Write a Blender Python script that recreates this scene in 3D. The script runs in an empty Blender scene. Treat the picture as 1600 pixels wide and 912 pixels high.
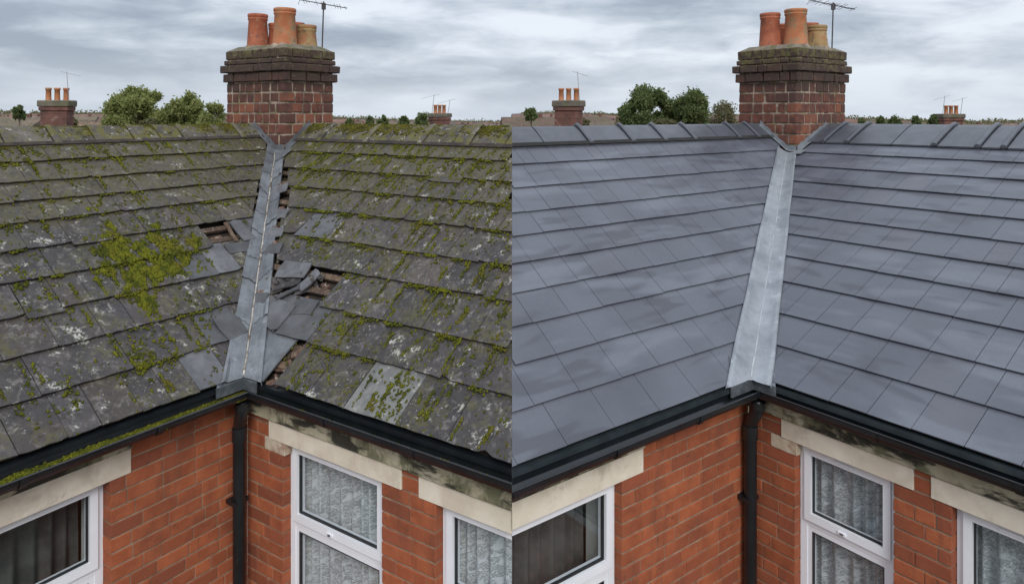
import bpy, bmesh, math, random
import numpy as np
from mathutils import Vector, Matrix, noise
random.seed(7); rng = np.random.default_rng(7)
R = math.radians
S = bpy.context.scene
COL = S.collection
EYE = 8.0                                   # camera height above the garden

# ------------------------------------------------------------------ camera
cam = bpy.data.cameras.new('camera'); cam_o = bpy.data.objects.new('camera', cam); COL.objects.link(cam_o)
cam_o.location = (0, 0, EYE); cam_o.rotation_euler = (R(90), 0, 0)
cam.sensor_width = 36; cam.lens = 24.789; cam.shift_y = -0.1741
cam.clip_start = 0.05; cam.clip_end = 3000
S.camera = cam_o
S.render.resolution_x = 1024; S.render.resolution_y = 583
S.view_settings.view_transform = 'Standard'; S.view_settings.look = 'None'
S.view_settings.exposure = 0.20; S.view_settings.gamma = 1.0
SUN_EL, SUN_AZ = R(36), R(170)              # azimuth clockwise from +Y (the view direction)

# ------------------------------------------------------------------ node helpers
class NT:
    def __init__(s, tree): s.t = tree; s.n = tree.nodes; s.l = tree.links
    def node(s, typ, inp=None, **kw):
        nd = s.n.new(typ)
        for k, v in kw.items(): setattr(nd, k, v)
        for k, v in (inp or {}).items():
            if isinstance(v, bpy.types.NodeSocket): s.l.new(v, nd.inputs[k])
            else: nd.inputs[k].default_value = v
        return nd
    def math(s, op, a, b=0.0, clamp=False):
        return s.node('ShaderNodeMath', {0: a, 1: b}, operation=op, use_clamp=clamp).outputs[0]
    def mix(s, f, a, b, mode='MIX'):
        nd = s.n.new('ShaderNodeMix'); nd.data_type = 'RGBA'; nd.blend_type = mode
        for i, v in ((0, f), (6, a), (7, b)):
            if isinstance(v, bpy.types.NodeSocket): s.l.new(v, nd.inputs[i])
            else: nd.inputs[i].default_value = (v if i == 0 else (v if len(v) == 4 else (*v, 1)))
        return nd.outputs[2]
    def noise(s, vec, scale, detail=4, rough=0.55, dist=0.0):
        return s.node('ShaderNodeTexNoise', {'Vector': vec, 'Scale': scale, 'Detail': detail, 'Roughness': rough, 'Distortion': dist}).outputs[0]
    def ramp(s, f, lo, hi, a=0.0, b=1.0):
        return s.node('ShaderNodeMapRange', {0: f, 1: lo, 2: hi, 3: a, 4: b}, interpolation_type='SMOOTHSTEP').outputs[0]
    def mapv(s, vec, scale=(1, 1, 1), loc=(0, 0, 0), rot=(0, 0, 0)):
        return s.node('ShaderNodeMapping', {'Vector': vec, 'Scale': scale, 'Location': loc, 'Rotation': rot}).outputs[0]

def new_mat(name):
    m = bpy.data.materials.new(name); m.use_nodes = True
    t = NT(m.node_tree); p = m.node_tree.nodes['Principled BSDF']
    return m, t, p

def surf(name, c1, c2, scale=6, rough=0.7, layers=(), vary=0.0, hue=None, bump=(60, 0.3, 0.003), bump2=None, coord='pos', stretch=(1, 1, 1), metal=0.0, spec=0.5, coat=0.0, rough_var=0.0, high=None):
    """layers: (colour, scale, lo, hi, strength, stretch) each a noise-masked deposit"""
    m, t, p = new_mat(name)
    if coord == 'pos': vec = t.node('ShaderNodeNewGeometry').outputs['Position']
    else: vec = t.node('ShaderNodeTexCoord').outputs['Object']
    base = vec
    v0 = t.mapv(vec, stretch)
    n0 = t.noise(v0, scale, 5, 0.6)
    c = t.mix(t.ramp(n0, 0.3, 0.7), c1, c2)
    if vary or hue:
        rnd = t.node('ShaderNodeObjectInfo').outputs['Random']
        if hue:
            c = t.mix(t.ramp(rnd, 0.55, 1.0, 0, 1), c, hue)
            rnd = t.math('FRACT', t.math('MULTIPLY', rnd, 7.31))
        k = t.ramp(rnd, 0, 1, 1 - vary, 1 + vary)
        kk = t.node('ShaderNodeCombineColor', {0: k, 1: k, 2: k}).outputs[0]
        c = t.mix(1.0, c, kk, 'MULTIPLY')
    for i, L in enumerate(layers):
        col, sc, lo, hi, st = L[:5]; sx = L[5] if len(L) > 5 else (1, 1, 1)
        v = t.mapv(base, sx, (i * 3.7 + 1.3, i * 1.9, i * 5.1))
        f = t.ramp(t.noise(v, sc, 6, 0.65, 0.3), lo, hi, 0, st)
        if len(L) > 6:      # break up by finer noise
            f = t.math('MULTIPLY', f, t.ramp(t.noise(v, L[6], 3, 0.6), 0.42, 0.58))
        c = t.mix(f, c, col)
    if high:            # growth that has spread down from the wet ridge
        zh = t.math('ADD', t.node('ShaderNodeSeparateXYZ', {0: base}).outputs[2], t.math('MULTIPLY', t.noise(base, 2.6, 5, .6), 1.3))
        f = t.math('MULTIPLY', t.ramp(zh, EYE - .55, EYE + .25), t.ramp(t.noise(base, 17, 5, .7), .38, .60, .1, .8))
        c = t.mix(f, c, high)
    t.l.new(c, p.inputs['Base Color'])
    if rough_var:
        t.l.new(t.ramp(t.noise(base, scale * 2.3, 4), 0.3, 0.7, rough - rough_var, rough + rough_var), p.inputs['Roughness'])
    else: p.inputs['Roughness'].default_value = rough
    p.inputs['Metallic'].default_value = metal
    p.inputs['Specular IOR Level'].default_value = spec
    p.inputs['Coat Weight'].default_value = coat
    nrm = None
    for bb in (bump, bump2):
        if bb:
            inp = {'Height': t.noise(base, bb[0], 5, 0.65), 'Strength': bb[1], 'Distance': bb[2]}
            if nrm is not None: inp['Normal'] = nrm
            nrm = t.node('ShaderNodeBump', inp).outputs[0]
    if nrm is not None: t.l.new(nrm, p.inputs['Normal'])
    return m

# ------------------------------------------------------------------ world: overcast sky
w = bpy.data.worlds.new('World'); S.world = w; w.use_nodes = True
t = NT(w.node_tree); bg = w.node_tree.nodes['Background']
sky = t.node('ShaderNodeTexSky', sky_type='NISHITA', sun_disc=False, sun_elevation=SUN_EL, sun_rotation=SUN_AZ).outputs[0]
d = t.node('ShaderNodeTexCoord').outputs['Generated']
sep = t.node('ShaderNodeSeparateXYZ', {0: d})
zz = t.math('MAXIMUM', sep.outputs[2], 0.0)
den = t.math('ADD', zz, 0.20)
pv = t.node('ShaderNodeCombineXYZ', {0: t.math('DIVIDE', sep.outputs[0], den), 1: t.math('DIVIDE', sep.outputs[1], den), 2: 0.0}).outputs[0]
big = t.noise(t.mapv(d, (3.0, 3.0, 10.5), (8.3, 2.9, 0)), 1.0, 6, 0.54, 0.25)
med = t.noise(t.mapv(d, (7.5, 7.5, 30), (5.1, 3.3, 0)), 1.0, 6, 0.55, 0.4)
cl = t.math('ADD', t.math('MULTIPLY', big, 0.62), t.math('MULTIPLY', med, 0.38))
c = t.mix(t.ramp(cl, 0.43, 0.60), (0.54, 0.60, 0.695, 1), (0.85, 0.91, 0.99, 1))
c = t.mix(t.ramp(cl, 0.35, 0.47, 1, 0), c, (0.37, 0.42, 0.515, 1))
c = t.mix(t.ramp(zz, 0.0, 0.09, 0.6, 0), c, (0.68, 0.76, 0.86, 1))
zen = t.ramp(zz, 0.22, 1.0, 0.86, 1.75)
c = t.mix(1.0, c, t.node('ShaderNodeCombineColor', {0: zen, 1: zen, 2: zen}).outputs[0], 'MULTIPLY')
c = t.mix(1.0, c, (10, 10, 10, 1), 'MULTIPLY')
c = t.mix(0.93, sky, c)
t.l.new(c, bg.inputs[0]); bg.inputs[1].default_value = 0.1

sun = bpy.data.lights.new('sun', 'SUN'); sun_o = bpy.data.objects.new('sun', sun); COL.objects.link(sun_o)
sun.energy = 1.9; sun.angle = R(25); sun.color = (1, 0.97, 0.93)
sd = Vector((math.sin(SUN_AZ) * math.cos(SUN_EL), math.cos(SUN_AZ) * math.cos(SUN_EL), math.sin(SUN_EL)))
sun_o.rotation_euler = (-sd).to_track_quat('-Z', 'Y').to_euler()

# ------------------------------------------------------------------ object helpers
def link(o, parent=None, mat=None):
    COL.objects.link(o)
    if parent is not None: o.parent = parent
    if mat is not None and not o.data.materials: o.data.materials.append(mat)
    return o
def thing(name, label, cat, loc=(0, 0, 0), rz=0, group=None):
    o = bpy.data.objects.new(name, None); o.empty_display_size = .2; COL.objects.link(o)
    o.location = loc; o.rotation_euler = (0, 0, rz); o['label'] = label; o['category'] = cat
    if group: o['group'] = group
    return o
def tag(o, label=None, cat=None, group=None, kind=None):
    for k, v in (('label', label), ('category', cat), ('group', group), ('kind', kind)):
        if v: o[k] = v
    return o

class MB:
    """collects polygons; z values are relative to the eye when rel=True"""
    def __init__(s): s.v = []; s.f = []
    def add(s, vs, fs):
        k = len(s.v); s.v += [tuple(v) for v in vs]; s.f += [tuple(k + i for i in f) for f in fs]; return s
    def box(s, x0, x1, y0, y1, z0, z1):
        return s.add([(x0, y0, z0), (x1, y0, z0), (x1, y1, z0), (x0, y1, z0), (x0, y0, z1), (x1, y0, z1), (x1, y1, z1), (x0, y1, z1)],
                     [(0, 3, 2, 1), (4, 5, 6, 7), (0, 1, 5, 4), (1, 2, 6, 5), (2, 3, 7, 6), (3, 0, 4, 7)])
    def prism(s, top, bot):
        n = len(top)
        return s.add(list(top) + list(bot), [tuple(range(n)), tuple(range(2 * n - 1, n - 1, -1))] + [(i, n + i, n + (i + 1) % n, (i + 1) % n) for i in range(n)])
    def tube(s, pts, r, n=8, caps=True):
        pts = [Vector(p) for p in pts]; rr = r if isinstance(r, (list, tuple)) else [r] * len(pts)
        k = len(s.v)
        for i, p in enumerate(pts):
            dd = (pts[min(i + 1, len(pts) - 1)] - pts[max(i - 1, 0)]).normalized()
            a = dd.orthogonal() if i == 0 else (a - dd * a.dot(dd))
            a = a.normalized(); b = dd.cross(a)
            for j in range(n):
                an = 2 * math.pi * j / n; s.v.append(tuple(p + (a * math.cos(an) + b * math.sin(an)) * rr[i]))
        for i in range(len(pts) - 1):
            for j in range(n):
                s.f.append((k + i * n + j, k + i * n + (j + 1) % n, k + (i + 1) * n + (j + 1) % n, k + (i + 1) * n + j))
        if caps:
            s.f.append(tuple(k + j for j in reversed(range(n)))); s.f.append(tuple(k + (len(pts) - 1) * n + j for j in range(n)))
        return s
    def lathe(s, cx, cy, prof, n=24):
        k = len(s.v)
        for (r, z) in prof:
            for j in range(n):
                a = 2 * math.pi * j / n; s.v.append((cx + r * math.cos(a), cy + r * math.sin(a), z))
        for i in range(len(prof) - 1):
            for j in range(n):
                s.f.append((k + i * n + j, k + i * n + (j + 1) % n, k + (i + 1) * n + (j + 1) % n, k + (i + 1) * n + j))
        return s
    def extrude(s, prof_a, prof_b, closed=False):
        n = len(prof_a); k = len(s.v); s.v += [tuple(p) for p in prof_a] + [tuple(p) for p in prof_b]
        for i in range(n if closed else n - 1):
            j = (i + 1) % n; s.f.append((k + i, k + j, k + n + j, k + n + i))
        if closed: s.f.append(tuple(k + i for i in reversed(range(n)))); s.f.append(tuple(k + n + i for i in range(n)))
        return s
    def build(s, name, mat, parent=None, clips=(), rel=True, bevel=0.0, smooth=False, jitter=0.0, fix=True, sub=0):
        bm = bmesh.new(); off = EYE if rel else 0
        vs = [bm.verts.new((x, y, z + off)) for x, y, z in s.v]
        for f in s.f:
            try: bm.faces.new([vs[i] for i in f])
            except ValueError: pass
        if fix: bmesh.ops.recalc_face_normals(bm, faces=bm.faces[:])
        for co, no in clips:        # keep the side the normal points to
            co = (co[0], co[1], co[2] if len(co) > 2 else 0)
            if all((v.co - Vector(co)).dot(Vector(no)) > 0 for v in bm.verts): continue
            g = bm.verts[:] + bm.edges[:] + bm.faces[:]
            r = bmesh.ops.bisect_plane(bm, geom=g, plane_co=co, plane_no=no, clear_inner=True)
            ed = [e for e in r['geom_cut'] if isinstance(e, bmesh.types.BMEdge)]
            if ed and fix:
                try: bmesh.ops.holes_fill(bm, edges=ed)
                except Exception: pass
        if not bm.faces: bm.free(); return None
        if bevel: bmesh.ops.bevel(bm, geom=bm.edges[:], offset=bevel, segments=1, affect='EDGES', clamp_overlap=True)
        if sub: bmesh.ops.subdivide_edges(bm, edges=bm.edges[:], cuts=sub, use_grid_fill=True)
        if jitter:
            for v in bm.verts: v.co += Vector((random.uniform(-1, 1), random.uniform(-1, 1), random.uniform(-1, 1))) * jitter
        me = bpy.data.meshes.new(name); bm.to_mesh(me); bm.free()
        if smooth:
            for p in me.polygons: p.use_smooth = True
        o = bpy.data.objects.new(name, me)
        return link(o, parent, mat)

def bulk(name, V, F, mat, parent=None, smooth=True, colors=None):
    me = bpy.data.meshes.new(name); V = np.asarray(V, dtype=np.float32); F = np.asarray(F, dtype=np.int32)
    k = F.shape[1]
    me.vertices.add(len(V)); me.vertices.foreach_set('co', V.ravel())
    me.loops.add(F.size); me.loops.foreach_set('vertex_index', F.ravel())
    me.polygons.add(len(F)); me.polygons.foreach_set('loop_start', np.arange(0, F.size, k, dtype=np.int32)); me.polygons.foreach_set('loop_total', np.full(len(F), k, dtype=np.int32))
    me.update(calc_edges=True)
    if smooth: me.polygons.foreach_set('use_smooth', np.ones(len(F), dtype=bool))
    o = bpy.data.objects.new(name, me); return link(o, parent, mat)

# ------------------------------------------------------------------ materials
M = {}
LICH = (0.42, 0.41, 0.36); MOSSC = (0.115, 0.125, 0.012)
M['old_slate'] = surf('old_slate', (0.028, 0.024, 0.024), (0.056, 0.048, 0.047), 6, 0.62, vary=0.25, hue=(0.058, 0.045, 0.038), rough_var=.12, high=(0.074, 0.062, 0.020),
    layers=[((0.035, 0.033, 0.036), 2.2, 0.5, 0.7, 0.6), ((0.15, 0.135, 0.125), 16, 0.52, 0.66, 0.7), ((0.022, 0.02, 0.02), 21, 0.52, 0.64, .7), (LICH, 7, 0.57, 0.66, 0.85, (1, 1, 1), 50), (LICH, 42, 0.62, 0.66, 0.8, (1, 1, 1), 2.3), ((0.070, 0.064, 0.020), 3.1, 0.44, 0.62, 0.75, (1, 1, 1), 26)],
    bump=(26, 0.9, 0.012), bump2=(110, 0.7, 0.004))
M['grey_slate'] = surf('grey_slate', (0.095, 0.095, 0.09), (0.16, 0.158, 0.148), 9, 0.6, vary=.1, layers=[((0.10, 0.10, 0.10), 14, 0.5, 0.66, 0.7), (LICH, 24, 0.6, 0.68, 0.7)], bump=(26, .7, .008))
M['smooth_slate'] = surf('smooth_slate', (0.058, 0.058, 0.062), (0.105, 0.106, 0.111), 7, 0.6, vary=.3, layers=[((0.06, 0.06, 0.065), 12, 0.52, 0.66, 0.6)], bump=(22, .6, .006))
def new_slate(name, st):
    m, t, p = new_mat(name)
    ob = t.node('ShaderNodeTexCoord').outputs['Object']; rnd = t.node('ShaderNodeObjectInfo').outputs['Random']
    c = t.mix(t.ramp(t.noise(ob, 2.0, 4), .3, .7), (0.074, 0.079, 0.098, 1), (0.096, 0.103, 0.124, 1))
    k = t.ramp(rnd, 0, 1, .94, 1.06); kk = t.node('ShaderNodeCombineColor', {0: k, 1: k, 2: k}).outputs[0]
    c = t.mix(1.0, c, kk, 'MULTIPLY')
    c = t.mix(t.ramp(rnd, .8, 1.0, 0, .5), c, (0.080, 0.078, 0.092, 1))
    wet = t.noise(t.mapv(ob, st, (1.3, 0, 5.1)), 1.0, 1.6, .45, .55)           # wavy sheen painted in: its dark bands along the courses
    c = t.mix(t.ramp(wet, .55, .66, 0, .48), c, (0.036, 0.038, 0.048, 1))
    pale = t.noise(t.mapv(ob, tuple(q * .8 for q in st), (7.3, 2, 1.1)), 1.0, 2, .5, .4)  # light bands of the same sheen, painted paler
    c = t.mix(t.ramp(pale, .52, .70, 0, .6), c, (0.135, 0.146, 0.172, 1))
    fine = t.noise(ob, 70, 5, .7); c = t.mix(t.ramp(fine, .5, .72, 0, .35), c, (0.055, 0.058, 0.072, 1))
    t.l.new(c, p.inputs['Base Color'])
    t.l.new(t.ramp(t.noise(ob, 4, 4), .3, .7, .34, .50), p.inputs['Roughness']); p.inputs['Specular IOR Level'].default_value = .45
    b1 = t.node('ShaderNodeBump', {'Height': t.noise(ob, 30, 6, .7), 'Strength': .35, 'Distance': .004}).outputs[0]
    b2 = t.node('ShaderNodeBump', {'Height': t.noise(ob, 5, 3), 'Strength': .3, 'Distance': .02, 'Normal': b1}).outputs[0]
    t.l.new(b2, p.inputs['Normal']); return m
M['new_slate_a'] = new_slate('new_slate_left_slope', (1.5, 8.0, 0.1))
M['new_slate_b'] = new_slate('new_slate_right_slope', (5.6, 1.5, 0.1))
M['ridge_new'] = surf('ridge_new', (0.052, 0.056, 0.068), (0.075, 0.080, 0.095), 6, 0.38, vary=.07, bump=(150, .3, .002))
M['ridge_old'] = surf('ridge_old', (0.050, 0.042, 0.034), (0.115, 0.10, 0.085), 7, 0.8, vary=.25,
    layers=[((0.035, 0.03, 0.028), 5, 0.5, 0.68, 0.7), (LICH, 14, 0.55, 0.64, 0.85, (1, 1, 1), 60), ((0.095, 0.085, 0.014), 2.6, 0.36, 0.50, 0.95, (1, 1, 1), 14)], bump=(40, 0.9, 0.012))
M['felt'] = surf('felt', (0.02, 0.016, 0.013), (0.05, 0.036, 0.027), 12, 0.95, bump=(30, .6, .01))  # roof underlay; also the painted shade strip below old ridge tiles
M['timber'] = surf('timber', (0.055, 0.032, 0.02), (0.12, 0.08, 0.05), 18, 0.85, vary=.3, layers=[((0.05, 0.03, 0.02), 9, .5, .65, .7), ((.3, .25, .2), 30, .55, .7, .6)], bump=(60, .8, .006))
M['debris'] = surf('debris', (0.075, 0.033, 0.022), (0.145, 0.085, 0.055), 25, 0.9, vary=.3, layers=[((0.06, 0.035, 0.025), 12, .48, .65, .7), ((.38, .34, .28), 30, .55, .65, .7)], bump=(70, .9, .006))
M['lead_old'] = surf('lead_old', (0.10, 0.106, 0.114), (0.172, 0.182, 0.195), 5, 0.42, vary=.2, metal=.25, rough_var=.1,
    layers=[((0.085, 0.09, 0.10), 11, 0.54, 0.68, 0.7), ((0.34, 0.36, 0.38), 17, 0.6, 0.7, 0.5, (1, 1, .3)), ((0.10, 0.06, 0.035), 13, 0.64, 0.70, 0.6)], bump=(18, .7, .01), bump2=(60, .3, .003))
M['lead_new'] = surf('lead_new', (0.18, 0.195, 0.212), (0.275, 0.295, 0.315), 3.2, 0.36, metal=.3, rough_var=.08,
    layers=[((0.14, 0.16, 0.18), 5, 0.52, 0.70, 0.6), ((0.42, 0.46, 0.5), 9, 0.57, 0.72, 0.5), ((0.12, 0.13, 0.145), 22, .58, .7, .4)], bump=(9, .55, .02), bump2=(60, .2, .002))
M['lead_dark'] = surf('lead_dark', (0.075, 0.085, 0.095), (0.15, 0.165, 0.18), 9, 0.4, metal=.3, bump=(20, .4, .005))
M['seam_white'] = surf('seam_white', (0.24, 0.26, 0.275), (0.38, 0.40, 0.415), 7, 0.6, bump=(60, .5, .003))
M['seam_rust'] = surf('seam_rust', (0.25, 0.225, 0.195), (0.36, 0.33, 0.285), 20, 0.7, layers=[((0.09, 0.05, 0.03), 8, 0.48, 0.6, 0.9), ((.6, .58, .54), 14, .56, .66, .8)], bump=(50, .8, .004))
M['brick'] = surf('brick', (0.265, 0.066, 0.024), (0.345, 0.098, 0.038), 9, 0.82, vary=0.12, hue=(0.245, 0.066, 0.030),
    layers=[((0.15, 0.045, 0.025), 2.2, 0.52, 0.72, 0.55), ((0.05, 0.03, 0.025), 17, 0.62, 0.70, 0.7), ((0.40, 0.16, 0.085), 28, 0.6, 0.72, 0.5), ((0.13, 0.045, 0.025), 8, .5, .7, .5, (1, 1, .25))], bump=(90, .7, .004), bump2=(18, .4, .006))
M['mortar'] = surf('mortar', (0.22, 0.15, 0.10), (0.34, 0.25, 0.175), 14, 0.95, layers=[((0.12, 0.08, 0.055), 6, 0.5, 0.66, 0.6)], bump=(90, .9, .005))
def chimney_mat(name, soot_lo, soot_hi):
    """old stock brick; soot and moss gathered on the weathered head of the stack (a stain with its own height)"""
    m, t, p = new_mat(name)
    pos = t.node('ShaderNodeNewGeometry').outputs['Position']
    rnd = t.node('ShaderNodeObjectInfo').outputs['Random']
    c = t.mix(t.ramp(t.noise(pos, 12, 4), .35, .65), (0.090, 0.031, 0.022, 1), (0.150, 0.052, 0.032, 1))
    c = t.mix(t.ramp(rnd, .5, 1.0), c, (0.085, 0.036, 0.028, 1))
    c = t.mix(t.ramp(t.math('FRACT', t.math('MULTIPLY', rnd, 5.7)), .6, 1.0, 0, .8), c, (0.23, 0.08, 0.042, 1))
    z = t.node('ShaderNodeSeparateXYZ', {0: pos}).outputs[2]
    zn = t.math('ADD', z, t.math('MULTIPLY', t.noise(pos, 5, 5, .6), 0.7))
    soot = t.ramp(zn, EYE + soot_lo + .20, EYE + soot_hi + .35)
    c = t.mix(t.math('MULTIPLY', soot, .88), c, (0.040, 0.027, 0.022, 1))
    c = t.mix(t.ramp(t.noise(pos, 9, 6, .65), .56, .68, 0, .75), c, (0.055, 0.035, 0.028, 1))
    mo = t.math('MULTIPLY', t.ramp(zn, EYE + soot_hi + .30, EYE + soot_hi + .66), t.ramp(t.noise(pos, 14, 5, .7), .42, .58))
    c = t.mix(t.math('MULTIPLY', mo, .75), c, (0.12, 0.11, 0.035, 1))
    c = t.mix(t.ramp(t.noise(pos, 40, 3), .66, .72, 0, .6), c, (0.36, 0.33, 0.27, 1))
    t.l.new(c, p.inputs['Base Color']); p.inputs['Roughness'].default_value = .9
    t.l.new(t.node('ShaderNodeBump', {'Height': t.noise(pos, 60, 6, .7), 'Strength': .9, 'Distance': .008}).outputs[0], p.inputs['Normal'])
    return m
M['chimney_brick'] = chimney_mat('chimney_brick', 0.18, 0.52)
M['chimney_mortar'] = surf('chimney_mortar', (0.22, 0.17, 0.13), (0.38, 0.31, 0.24), 12, 0.95, layers=[((0.05, 0.04, 0.03), 5, 0.44, 0.62, 0.8), ((0.14, 0.13, 0.05), 8, .52, .64, .7)], bump=(60, .9, .006))
M['flaunch'] = surf('flaunch', (0.10, 0.085, 0.065), (0.19, 0.165, 0.125), 12, 0.95, layers=[((0.09, 0.09, 0.03), 9, .46, .6, .8), ((0.34, .31, .25), 14, .58, .68, .7)], bump=(40, .9, .01))
M['pot_red'] = surf('pot_red', (0.25, 0.065, 0.030), (0.37, 0.11, 0.05), 8, 0.75, layers=[((0.12, 0.06, 0.04), 6, 0.52, 0.68, 0.7), ((0.30, 0.27, 0.19), 18, 0.6, 0.7, 0.6)], bump=(40, .5, .005))
M['pot_orange'] = surf('pot_orange', (0.33, 0.105, 0.04), (0.42, 0.17, 0.075), 7, 0.75, layers=[((0.21, 0.17, 0.095), 8, 0.50, 0.63, 0.8), ((0.10, 0.07, 0.04), 14, 0.6, 0.7, 0.7)], bump=(40, .5, .005))
M['pot_buff'] = surf('pot_buff', (0.25, 0.16, 0.065), (0.34, 0.22, 0.10), 7, 0.8, layers=[((0.30, 0.11, 0.05), 5, 0.5, 0.64, 0.8), ((0.09, 0.075, 0.045), 10, 0.55, 0.68, 0.8)], bump=(40, .5, .005))
M['soot'] = surf('soot', (0.01, 0.01, 0.01), (0.02, 0.018, 0.016), 8, 0.95)  # pot flues; also the painted shade strip below new ridge tiles
M['stone'] = surf('stone', (0.62, 0.555, 0.445), (0.71, 0.65, 0.54), 5, 0.8, layers=[((0.36, 0.31, 0.24), 4, 0.52, 0.72, 0.6), ((0.22, 0.17, 0.12), 9, 0.64, 0.76, 0.6), ((.45, .36, .28), 2, .5, .65, .4)], bump=(70, .35, .003))
M['stone_band'] = surf('stone_band', (0.33, 0.30, 0.20), (0.46, 0.42, 0.31), 5, 0.85, layers=[((0.10, 0.10, 0.05), 4, 0.45, 0.58, 0.85), ((0.020, 0.020, 0.015), 3.0, 0.46, 0.57, 0.95, (1, 1, 3.0))], bump=(50, .6, .005))
M['kneeler'] = surf('kneeler', (0.40, 0.31, 0.22), (0.55, 0.48, 0.38), 10, 0.85, layers=[((0.25, 0.10, 0.06), 7, 0.5, 0.62, 0.6)], bump=(60, .5, .004))
M['gutter'] = surf('gutter', (0.005, 0.007, 0.009), (0.010, 0.013, 0.016), 6, 0.30, layers=[((0.05, 0.055, 0.05), 14, .62, .76, .35)], bump=(40, .08, .002), spec=.6)
M['fascia'] = surf('fascia', (0.018, 0.024, 0.028), (0.030, 0.038, 0.043), 6, 0.35, layers=[((0.05, 0.055, 0.045), 9, .58, .72, .5)], bump=(40, .1, .002))
M['upvc'] = surf('upvc', (0.72, 0.74, 0.78), (0.77, 0.79, 0.83), 4, 0.32, layers=[((0.50, 0.50, 0.48), 7, 0.62, 0.78, 0.4)], bump=None, spec=.5)
M['gasket'] = surf('gasket', (0.02, 0.02, 0.022), (0.03, 0.03, 0.032), 6, 0.6, bump=None)
M['interior'] = surf('interior', (0.05, 0.05, 0.045), (0.07, 0.068, 0.06), 2, 0.9, bump=None)
M['plaster'] = surf('plaster', (0.45, 0.46, 0.43), (0.52, 0.53, 0.50), 3, 0.8, bump=None)
M['drape'] = surf('drape', (0.045, 0.045, 0.043), (0.10, 0.098, 0.09), 6, 0.9, layers=[((0.16, 0.09, 0.08), 3, .5, .65, .6)], bump=None)
M['metal_grey'] = surf('metal_grey', (0.10, 0.10, 0.11), (0.16, 0.16, 0.17), 9, 0.5, metal=.6, bump=None)
M['far_metal'] = surf('far_metal', (0.22, 0.23, 0.25), (0.30, 0.31, 0.33), 9, 0.5, bump=None)
M['mast_dark'] = surf('mast_dark', (0.05, 0.05, 0.055), (0.09, 0.085, 0.085), 9, 0.6, metal=.4, bump=None)

def moss_mat(name, c1, c2, c3):
    m, t, p = new_mat(name)
    pos = t.node('ShaderNodeNewGeometry').outputs['Position']
    c = t.mix(t.ramp(t.noise(pos, 11, 4), .35, .62), (*c1, 1), (*c2, 1))
    c = t.mix(t.ramp(t.noise(pos, 130, 3), .42, .66, 0, .8), c, (*c3, 1))
    c = t.mix(t.ramp(t.noise(pos, 5.5, 3), .54, .70, 0, .5), c, (0.10, 0.070, 0.02, 1))
    t.l.new(c, p.inputs['Base Color']); p.inputs['Roughness'].default_value = .95; p.inputs['Specular IOR Level'].default_value = .1
    t.l.new(t.node('ShaderNodeBump', {'Height': t.noise(pos, 230, 4, .8), 'Strength': 1.0, 'Distance': .006}).outputs[0], p.inputs['Normal'])
    return m
M['moss'] = moss_mat('moss', (0.062, 0.071, 0.009), (0.155, 0.157, 0.012), (0.030, 0.034, 0.007))
M['moss_dull'] = moss_mat('moss_dull', (0.06, 0.058, 0.011), (0.125, 0.118, 0.016), (0.028, 0.025, 0.007))

def glass_mat(name, refl):
    m, t, p = new_mat(name); t.n.remove(p); out = t.n['Material Output']
    fr = t.node('ShaderNodeFresnel', {'IOR': 1.5}).outputs[0]
    f = t.math('MULTIPLY', t.math('MULTIPLY', fr, refl, True), t.math('SUBTRACT', 1.0, t.node('ShaderNodeNewGeometry').outputs['Backfacing']))
    gl = t.node('ShaderNodeBsdfGlossy', {'Color': (0.9, 0.95, 0.95, 1), 'Roughness': 0.02}).outputs[0]
    tr = t.node('ShaderNodeBsdfTransparent', {'Color': (0.93, 0.95, 0.955, 1)}).outputs[0]
    t.l.new(t.node('ShaderNodeMixShader', {0: f, 1: tr, 2: gl}).outputs[0], out.inputs[0]); return m
M['glass'] = glass_mat('glass', 1.1)

def lace_mat():
    m, t, p = new_mat('lace'); out = t.n['Material Output']
    pos = t.node('ShaderNodeTexCoord').outputs['Object']
    uv = t.node('ShaderNodeSeparateXYZ', {0: pos})
    v = t.mapv(t.node('ShaderNodeCombineXYZ', {0: t.math('ADD', t.math('MULTIPLY', uv.outputs[0], .2), uv.outputs[1]), 1: uv.outputs[2], 2: 0.0}).outputs[0], (1, 1, 1))
    n = t.noise(v, 24, 3, .5, 1.6)
    line = t.ramp(t.math('ABSOLUTE', t.math('SUBTRACT', n, .5)), 0.0, 0.045, 1, 0)
    n2 = t.noise(t.mapv(v, (1, .8, 1), (4, 7, 0)), 38, 2, .5, 1.2)
    line2 = t.ramp(t.math('ABSOLUTE', t.math('SUBTRACT', n2, .52)), 0.0, 0.05, 1, 0)
    leaf = t.ramp(t.noise(v, 19, 2, .5, .6), .56, .60)
    f = t.math('MAXIMUM', t.math('MAXIMUM', line, t.math('MULTIPLY', line2, .6)), t.math('MULTIPLY', leaf, .75))
    op = t.math('ADD', t.math('MULTIPLY', f, .50), .46, True)
    p.inputs['Base Color'].default_value = (0.84, 0.86, 0.88, 1); p.inputs['Roughness'].default_value = .9
    tl = t.node('ShaderNodeBsdfTranslucent', {'Color': (0.7, 0.74, 0.74, 1)}).outputs[0]
    body = t.node('ShaderNodeMixShader', {0: .25, 1: p.outputs[0], 2: tl}).outputs[0]
    tr = t.node('ShaderNodeBsdfTransparent').outputs[0]
    t.l.new(t.node('ShaderNodeMixShader', {0: op, 1: tr, 2: body}).outputs[0], out.inputs[0]); return m
M['lace'] = lace_mat()

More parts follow.
